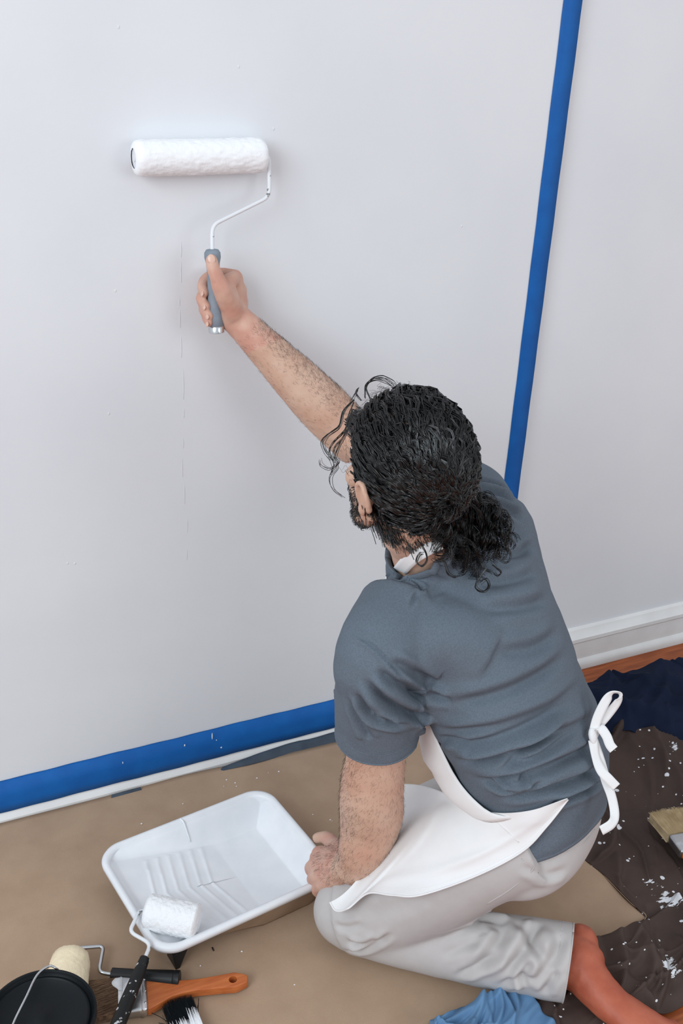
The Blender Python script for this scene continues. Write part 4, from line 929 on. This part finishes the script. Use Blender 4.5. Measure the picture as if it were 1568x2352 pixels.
# ------------------------------------------------------------------ hair
def strands(name, P, r, mats, parent, sides=3, kind='stuff'):
    """P: strands x points x 3, r: strands x points -> one mesh of thin tubes"""
    P = np.asarray(P, float); N, K, _ = P.shape; r = np.broadcast_to(np.asarray(r, float), (N, K))
    T = np.gradient(P, axis=1); T /= np.linalg.norm(T, axis=2)[:, :, None] + 1e-12
    ref = np.where(np.abs(T[:, :, 2:3]) < .8, np.array([0, 0, 1.0]), np.array([1.0, 0, 0])); A_ = np.cross(T, ref); A_ /= np.linalg.norm(A_, axis=2)[:, :, None] + 1e-12; B_ = np.cross(T, A_)
    for k in range(1, K):                                    # carry the frame along so the tubes do not twist
        a = A_[:, k - 1] - T[:, k] * (A_[:, k - 1] * T[:, k]).sum(1)[:, None]; a /= np.linalg.norm(a, axis=1)[:, None] + 1e-12; A_[:, k] = a; B_[:, k] = np.cross(T[:, k], a)
    th = np.arange(sides) * 2 * np.pi / sides
    V = P[:, :, None] + r[:, :, None, None] * (A_[:, :, None] * np.cos(th)[None, None, :, None] + B_[:, :, None] * np.sin(th)[None, None, :, None])
    base = (np.arange(N) * K * sides)[:, None, None] + (np.arange(K - 1) * sides)[None, :, None]; j = np.arange(sides)[None, None]; j2 = (j + 1) % sides
    F = np.stack([base + j, base + j2, base + sides + j2, base + sides + j], -1).reshape(-1, 4)
    me = bpy.data.meshes.new(name); V = V.reshape(-1, 3); me.vertices.add(len(V)); me.vertices.foreach_set('co', V.reshape(-1))
    me.loops.add(len(F) * 4); me.loops.foreach_set('vertex_index', F.reshape(-1).astype(np.int32)); me.polygons.add(len(F)); me.polygons.foreach_set('loop_start', np.arange(len(F), dtype=np.int32) * 4)
    me.polygons.foreach_set('use_smooth', np.ones(len(F), bool)); me.update(calc_edges=True); me.validate()
    o = bpy.data.objects.new(name, me); COL.objects.link(o); me.materials.append(MATS[mats])
    if kind: o['kind'] = kind
    o.parent = parent; o.matrix_parent_inverse = parent_inv(parent); return o
rg = np.random.default_rng(5)
SKC = hp(0, -.012, .022); AX = np.array([.075, .095, .098]); HB = np.stack([hL, hF, hU])      # skull ellipsoid
def to_unit(p, grow=0.0): return ((np.asarray(p) - SKC) @ HB.T) / (AX + grow)
def from_unit(n, grow): return SKC + (n * (AX + np.asarray(grow)[..., None] if np.ndim(grow) else n * (AX + grow))) @ HB if np.ndim(grow) == 0 else SKC + (n * (AX + np.asarray(grow)[..., None])) @ HB
def shell_hit(px, grow):
    o = to_unit(CAM, grow); d_ = (ray(px) @ HB.T) / (AX + grow); A2, B2, C2 = d_ @ d_, 2 * o @ d_, o @ o - 1; disc = B2 * B2 - 4 * A2 * C2
    if disc < 0: t = -B2 / (2 * A2); q = o + d_ * t; return q / np.linalg.norm(q)
    return o + d_ * ((-B2 - math.sqrt(disc)) / (2 * A2))
TIEn = shell_hit((1042, 1168), .018); TIE = from_unit(TIEn, .030)
def scalp(n):
    l, f, u = n[:, 0] * AX[0], n[:, 1] * AX[1] - .012, n[:, 2] * AX[2] + .022
    front = np.where(u > .055, .072, np.where(u > .0, .030 + (u - .0) * .55, -.022))
    return (f < front) & (u > -.066)
# cap under the strands
cap = MB(); cap.ell((0, 0, 0), np.eye(3), 72, 48); V = np.vstack(cap.v); ok = scalp(V)
cap.v = [np.array([from_unit(q, .0065 if k else -.004) for q, k in zip(V, ok)])]; cap.f = [f for f in cap.f if sum(ok[list(f)]) >= 1]; cap.m = [0] * len(cap.f)
hair = cap.build('hair', 'hair_dark', person); tag(hair, 'dark curly hair tied back')
# combed-back locks: from the scalp over the skull to the tie
def cr_path(n0, n1, K, lift, wav_a, wav_f, phs, t0=0.0):
    n0 = n0 / np.linalg.norm(n0, axis=1)[:, None]; n1 = n1 / np.linalg.norm(n1, axis=1)[:, None]
    w_ = np.arccos(np.clip((n0 * n1).sum(1), -1, 1))[:, None]; t = np.linspace(0, 1, K)[None]
    s = (np.sin((1 - t) * w_)[:, :, None] * n0[:, None] + np.sin(t * w_)[:, :, None] * n1[:, None]) / np.maximum(np.sin(w_), 1e-4)[:, :, None]
    g = .002 + lift[:, None] * np.sin(np.pi * np.clip(t * 1.1 + .06, 0, 1)) ** .6 + .012 * t ** 3
    g = g + wav_a[:, None] * .6 * np.cos(wav_f[:, None] * w_ * t + phs[:, None] + 1.3)
    side = np.cross(n0, n1); side /= np.linalg.norm(side, axis=1)[:, None] + 1e-9
    P = SKC + (s * (AX + g[:, :, None])) @ HB
    sw = (side * AX) @ HB; sw /= np.linalg.norm(sw, axis=1)[:, None]
    amp = wav_a[:, None] * sstep(0, .15, t)
    return P + sw[:, None] * (amp * np.sin(wav_f[:, None] * w_ * t + phs[:, None]))[:, :, None]
q = rg.normal(size=(9000, 3)); q /= np.linalg.norm(q, axis=1)[:, None]; q = q[scalp(q)]; q = q[np.linalg.norm(q - TIEn / np.linalg.norm(TIEn), axis=1) > .22]
# denser along the hairline and where the camera and the light look
nsh = q * 1.0; nsh[:, 1] += .16; nsh[:, 2] -= .10; edge_ = q[~scalp(nsh)]; gd = np.vstack([q[:500], edge_[:220]]); ng = len(gd); M = 8
lift = rg.uniform(.004, .012, ng); wa = rg.uniform(.003, .0085, ng); wf = rg.uniform(9, 21, ng); phs = rg.uniform(0, 6.28, ng)
n0 = np.repeat(gd, M, 0) + rg.normal(size=(ng * M, 3)) * .0075; n0 /= np.linalg.norm(n0, axis=1)[:, None]
n1 = np.repeat(TIEn[None], ng * M, 0) + np.repeat(rg.normal(size=(ng, 3)) * .10, M, 0) + rg.normal(size=(ng * M, 3)) * .008
P = cr_path(n0, n1, 21, np.repeat(lift, M) + rg.normal(size=ng * M) * .0006, np.repeat(wa, M) * rg.uniform(.9, 1.1, ng * M), np.repeat(wf, M) + rg.normal(size=ng * M) * .12, np.repeat(phs, M) + rg.normal(size=ng * M) * .08)
rr = np.linspace(1, .9, 21)[None] * rg.uniform(.00055, .00095, (ng * M, 1)); strands('locks', P, rr, 'hair_dark', hair)
# hair drawn up from the nape to the tie
fn0 = np.zeros(len(body_me.polygons) * 3); body_me.polygons.foreach_get('normal', fn0); fn0 = fn0.reshape(-1, 3); hq0 = (ctr - HC) @ HB.T
ids = np.nonzero((np.linalg.norm(ctr - HC, axis=1) < .16) & (hq0[:, 2] < -.030) & (hq0[:, 2] > -.090) & (hq0[:, 1] < -.010))[0]
if len(ids):
    ng = 400; M = 5; gi = rg.choice(ids, ng); r0 = np.repeat(ctr[gi], M, 0) + rg.normal(size=(ng * M, 3)) * .0055; nn0 = np.repeat(fn0[gi], M, 0)
    mid_ = (r0 + TIE) / 2 + nn0 * (.016 + .010 * rg.random((ng * M, 1))); t = np.linspace(0, 1, 17)[None, :, None]
    P = (1 - t) ** 2 * r0[:, None] + 2 * t * (1 - t) * mid_[:, None] + t * t * (TIE + np.repeat(rg.normal(size=(ng, 3)), M, 0) * .007)[:, None]
    sd = np.cross(TIE - r0, nn0); sd /= np.linalg.norm(sd, axis=1)[:, None] + 1e-9; pq = np.repeat(rg.uniform(0, 6.28, ng), M) + rg.normal(size=ng * M) * .2; fq = np.repeat(rg.uniform(9, 20, ng), M); aq = np.repeat(rg.uniform(.002, .005, ng), M)
    P = P + sd[:, None] * (aq[:, None] * np.sin(fq[:, None] * t[0, :, 0][None] + pq[:, None]) * sstep(0, .2, t[0, :, 0])[None])[:, :, None]
    strands('nape_locks', P, rg.uniform(.00045, .0008, (ng * M, 1)), 'hair_dark', hair)
# ponytail of loose curls lying on the back
def curl(start, end, bulge, turns, rad, K, ph):
    t = np.linspace(0, 1, K)[None, :, None]; s_, e_, bl_ = start[:, None], end[:, None], bulge[:, None]
    base = (1 - t) ** 2 * s_ + 2 * t * (1 - t) * bl_ + t * t * e_
    T = np.gradient(base, axis=1); T /= np.linalg.norm(T, axis=2)[:, :, None] + 1e-9
    a = np.cross(T, np.array([.3, .2, .93])); a /= np.linalg.norm(a, axis=2)[:, :, None] + 1e-9; b_ = np.cross(T, a)
    an = (turns[:, None] * 2 * np.pi * t[:, :, 0] + ph[:, None])[:, :, None]; R_ = (rad[:, None] * sstep(0, .25, t[:, :, 0]))[:, :, None]
    return base + R_ * (a * np.cos(an) + b_ * np.sin(an))
cx_ = ROT[:, 0]; cy_ = ROT[:, 1]; cz_ = ROT[:, 2]
dT = np.linalg.norm(TIE - CAM)
npn = 210; M = 8
def inback(px, off): return D_(px, min(hit(px, BV_ALL, 1.75), dT + .05) - off)
E_ = []; Bq = []
for i in range(npn):
    while True:
        x, y = rg.uniform(975, 1180), rg.uniform(1150, 1312)
        if ((x - 1085) / 98) ** 2 + ((y - 1228) / 84) ** 2 < 1: break
    lay = rg.uniform(.010, .050); E_.append(inback((x, y), lay)); Bq.append(inback(((x + 1042) / 2 + rg.normal() * 22, (y + 1168) / 2 - 12 + rg.normal() * 14), rg.uniform(.03, .062)))
for p_ in [(1112, 1338), (1100, 1330), (1122, 1322), (1170, 1195), (1178, 1245), (1160, 1285), (985, 1262)]:
    E_.append(inback(p_, .012)); Bq.append(inback(((p_[0] + 1042) / 2 + 10, (p_[1] + 1168) / 2), .04))
E_ = np.array(E_); Bq = np.array(Bq); npn = len(E_)
tn = rg.uniform(2.2, 5.2, npn); rd = rg.uniform(.006, .0135, npn); ph = rg.uniform(0, 6.28, npn)
sc = lambda a, s: np.repeat(a, M, 0) + rg.normal(size=(npn * M, a.shape[1])) * s
st = TIE[None] + rg.normal(size=(npn, 3)) * .009
P = curl(sc(st, .0015), sc(E_, .0022), sc(Bq, .0018), np.repeat(tn, M) + rg.normal(size=npn * M) * .05, np.repeat(rd, M) * rg.uniform(.8, 1.2, npn * M), 32, np.repeat(ph, M) + rg.normal(size=npn * M) * .22)
strands('ponytail', P, np.linspace(1, .6, 32)[None] * rg.uniform(.0004, .0008, (npn * M, 1)), 'hair_dark', hair)
b = MB(); b.ell(TIE * .35 + E_.mean(0) * .65, np.array([cx_ * .058, cy_ * .044, cz_ * .022]), 24, 16); b.build('ponytail_core', 'hair_dark', hair); b = MB(); b.ell(TIE - cz_ * -.004, np.array([cx_ * .024, cy_ * .024, cz_ * .02]), 20, 14); b.build('hair_knot', 'hair_dark', hair)
# loose curls framing the face and standing off the head
hd_ = np.linalg.norm(HC - CAM)
def loose(pts, dd, n=6, r=.0004, jit=.0016):
    pts = np.array(pts, float); W0 = np.array([D_(p, hd_ + d0) for p, d0 in zip(pts, np.linspace(dd[0], dd[1], len(pts)))]); W0 = catmull(W0, 36)
    out = []
    for k in range(n):
        f_ = rg.normal(size=3) * jit; t = np.linspace(0, 1, 36)[:, None]; out.append(W0 + f_ * (.3 + t) + .0009 * np.c_[fbm(W0 * 90 + k, 3, 1), fbm(W0 * 90 + k + 7, 4, 1), fbm(W0 * 90 + k + 13, 5, 1)])
    return np.array(out)
LC = []
for pts, dd, n_ in [
    ([(812, 918), (788, 945), (778, 980), (752, 1000), (739, 1018), (748, 1042), (762, 1060)], (.03, .02), 7),
    ([(812, 925), (800, 955), (790, 1000), (770, 1026), (766, 1048), (778, 1062), (758, 1078), (738, 1070), (734, 1058)], (.03, .01), 5),
    ([(808, 940), (798, 985), (780, 1020), (768, 1050), (772, 1074), (756, 1096), (762, 1122), (784, 1140)], (.03, .02), 4),
    ([(806, 950), (790, 990), (764, 1018), (756, 1040), (766, 1068), (760, 1086)], (.04, .02), 5),
    ([(850, 915), (842, 890), (856, 870), (880, 866), (902, 876), (912, 888)], (.05, .07), 6),
    ([(838, 915), (840, 885), (862, 872), (888, 880), (905, 892)], (.05, .06), 4),
    ([(830, 920), (818, 905), (822, 895), (812, 915), (805, 925)], (.05, .06), 5),
    ([(900, 892), (930, 886), (950, 892), (962, 900)], (.05, .07), 5), ([(945, 896), (980, 888), (1000, 897), (1004, 914), (998, 920)], (.05, .06), 6),
    ([(1005, 925), (1026, 916), (1040, 932), (1036, 946), (1030, 940)], (.04, .05), 6), ([(1040, 950), (1052, 952), (1050, 968)], (.03, .04), 4),
    ([(958, 1240), (974, 1262), (978, 1285), (966, 1300), (955, 1290), (962, 1272), (974, 1270)], (-.03, -.01), 6),
    ([(1020, 1290), (1030, 1318), (1046, 1328), (1060, 1322)], (.03, .05), 5),
    ([(1118, 1305), (1098, 1332), (1093, 1350), (1110, 1359), (1124, 1346), (1116, 1330), (1104, 1338)], (.05, .06), 6),
    ([(1140, 1170), (1160, 1172), (1168, 1188), (1156, 1200), (1146, 1190)], (.06, .07), 5), ([(1160, 1255), (1172, 1270), (1166, 1290), (1152, 1288), (1150, 1272)], (.06, .07), 5),
    ([(1170, 1235), (1184, 1250), (1178, 1262)], (.06, .07), 4), ([(1130, 1298), (1150, 1312), (1144, 1322), (1134, 1316)], (.06, .07), 4),
    ([(822, 1180), (832, 1200), (828, 1214), (834, 1216)], (.0, .0), 3), ([(868, 1160), (872, 1186), (880, 1196), (874, 1180)], (-.04, -.04), 4)]:
    LC.append(loose(pts, dd, n_))
LC = np.concatenate(LC); strands('loose_curls', LC, np.linspace(1, .55, 36)[None] * rg.uniform(.00045, .0008, (len(LC), 1)), 'hair_dark', hair)
# flyaways
qf = rg.normal(size=(3000, 3)); qf /= np.linalg.norm(qf, axis=1)[:, None]; qf = qf[scalp(qf)][:460]; base = from_unit(qf, np.full(len(qf), .014)); out_ = (qf / AX) @ HB; out_ /= np.linalg.norm(out_, axis=1)[:, None]
tg = TIE[None] - base; tg /= np.linalg.norm(tg, axis=1)[:, None]; ex = np.cross(out_, tg)
ln_ = rg.uniform(.012, .040, len(qf)); K = 16; t = np.linspace(0, 1, K)[None, :, None]
bend = rg.normal(size=(len(qf), 1, 1)); FW = base[:, None] + ln_[:, None, None] * (t * out_[:, None] * .55 * rg.uniform(.3, 1.1, (len(qf), 1, 1)) + t * tg[:, None] * .7 + bend * .35 * t * t * ex[:, None] + .12 * np.sin(t * 9 + bend * 5) * ex[:, None])
strands('flyaway_hair', FW, .0002, 'hair_dark', hair)
# beard, nape stubble and arm hair grow from the skin
fc = ctr; fn = np.zeros(len(body_me.polygons) * 3); body_me.polygons.foreach_get('normal', fn); fn = fn.reshape(-1, 3)
def fuzz(name, mask, n, length, direction, r, lift=.35, curlk=.2, mats='body_hair', parent=body, K=4):
    ids = np.nonzero(mask)[0]
    if len(ids) == 0: return
    ids = rg.choice(ids, n); p0 = fc[ids] + rg.normal(size=(n, 3)) * .0012; nn = fn[ids]; dd = direction(fc[ids]) + rg.normal(size=(n, 3)) * .35; dd -= nn * (dd * nn).sum(1)[:, None]; dd /= np.linalg.norm(dd, axis=1)[:, None] + 1e-9
    L_ = length * rg.uniform(.6, 1.25, n)[:, None, None]; t = np.linspace(0, 1, K)[None, :, None]; sd = np.cross(nn, dd) * rg.normal(size=(n, 1)) * curlk
    return strands(name, p0[:, None] - nn[:, None] * .0008 + L_ * (t * dd[:, None] * (1 - .2 * t) + lift * t * nn[:, None] * (1 - .3 * t) + t * t * sd[:, None]), r, mats, parent)
hq = (fc - HC) @ HB.T
nearh = np.linalg.norm(fc - HC, axis=1) < .16
fuzz('beard', nearh & (hq[:, 2] < -.030) & (hq[:, 2] > -.125) & (hq[:, 1] > .004 + np.clip(-.075 - hq[:, 2], 0, 1) * -.2) & ~((np.abs(hq[:, 0]) < .03) & (hq[:, 2] > -.075) & (hq[:, 2] < -.052)) & ((hq[:, 2] < -.045) | (hq[:, 1] < .045)), 3600, .011, lambda c: np.tile(-hU + hF * .3, (len(c), 1)), .00032, mats='hair_dark')
fuzz('sideburn', nearh & (np.abs(hq[:, 0]) > .055) & (hq[:, 2] > -.05) & (hq[:, 2] < .03) & (hq[:, 1] > .006) & (hq[:, 1] < .036), 900, .012, lambda c: np.tile(-hU - hF * .3, (len(c), 1)), .0004, mats='hair_dark')
fuzz('nape_hair', nearh & (hq[:, 2] < -.050) & (hq[:, 2] > -.090) & (hq[:, 1] < -.02), 1100, .010, lambda c: np.tile(-hU - hL * .3, (len(c), 1)), .00016, mats='hair_dark')
tR = (fc - J['RE']) @ dF; dRr = np.linalg.norm(np.cross(fc - J['RE'], dF), axis=1)
upA = nrm(cx_ * .6 - cy_ * .8)
wR = (tR > -.06) & (tR < .245) & (dRr < .075)
fuzz('arm_hair', wR & ((fn @ upA) > .05), 6500, .009, lambda c: np.tile(dF * .9 + upA * .25 - up * .2, (len(c), 1)), .00008, curlk=.22)
fuzz('arm_hair', wR & ((fn @ upA) <= .05), 900, .009, lambda c: np.tile(dF, (len(c), 1)), .00008, curlk=.22)
lowL = (fc[:, 2] < .47) & (fc[:, 2] > .135) & (np.linalg.norm(fc[:, :2] - J['LE'][:2], axis=1) < .12)
fuzz('arm_hair', lowL, 5200, .009, lambda c: np.tile(np.array([.0, .12, -1.0]) - cx_ * .35, (len(c), 1)), .00008, curlk=.22)
fuzz('arm_hair', lowL & ((fn @ (-cx_)) > .55), 1500, .013, lambda c: np.tile(np.array([.0, .12, -1.0]) - cx_ * .2, (len(c), 1)), .00009, curlk=.22)
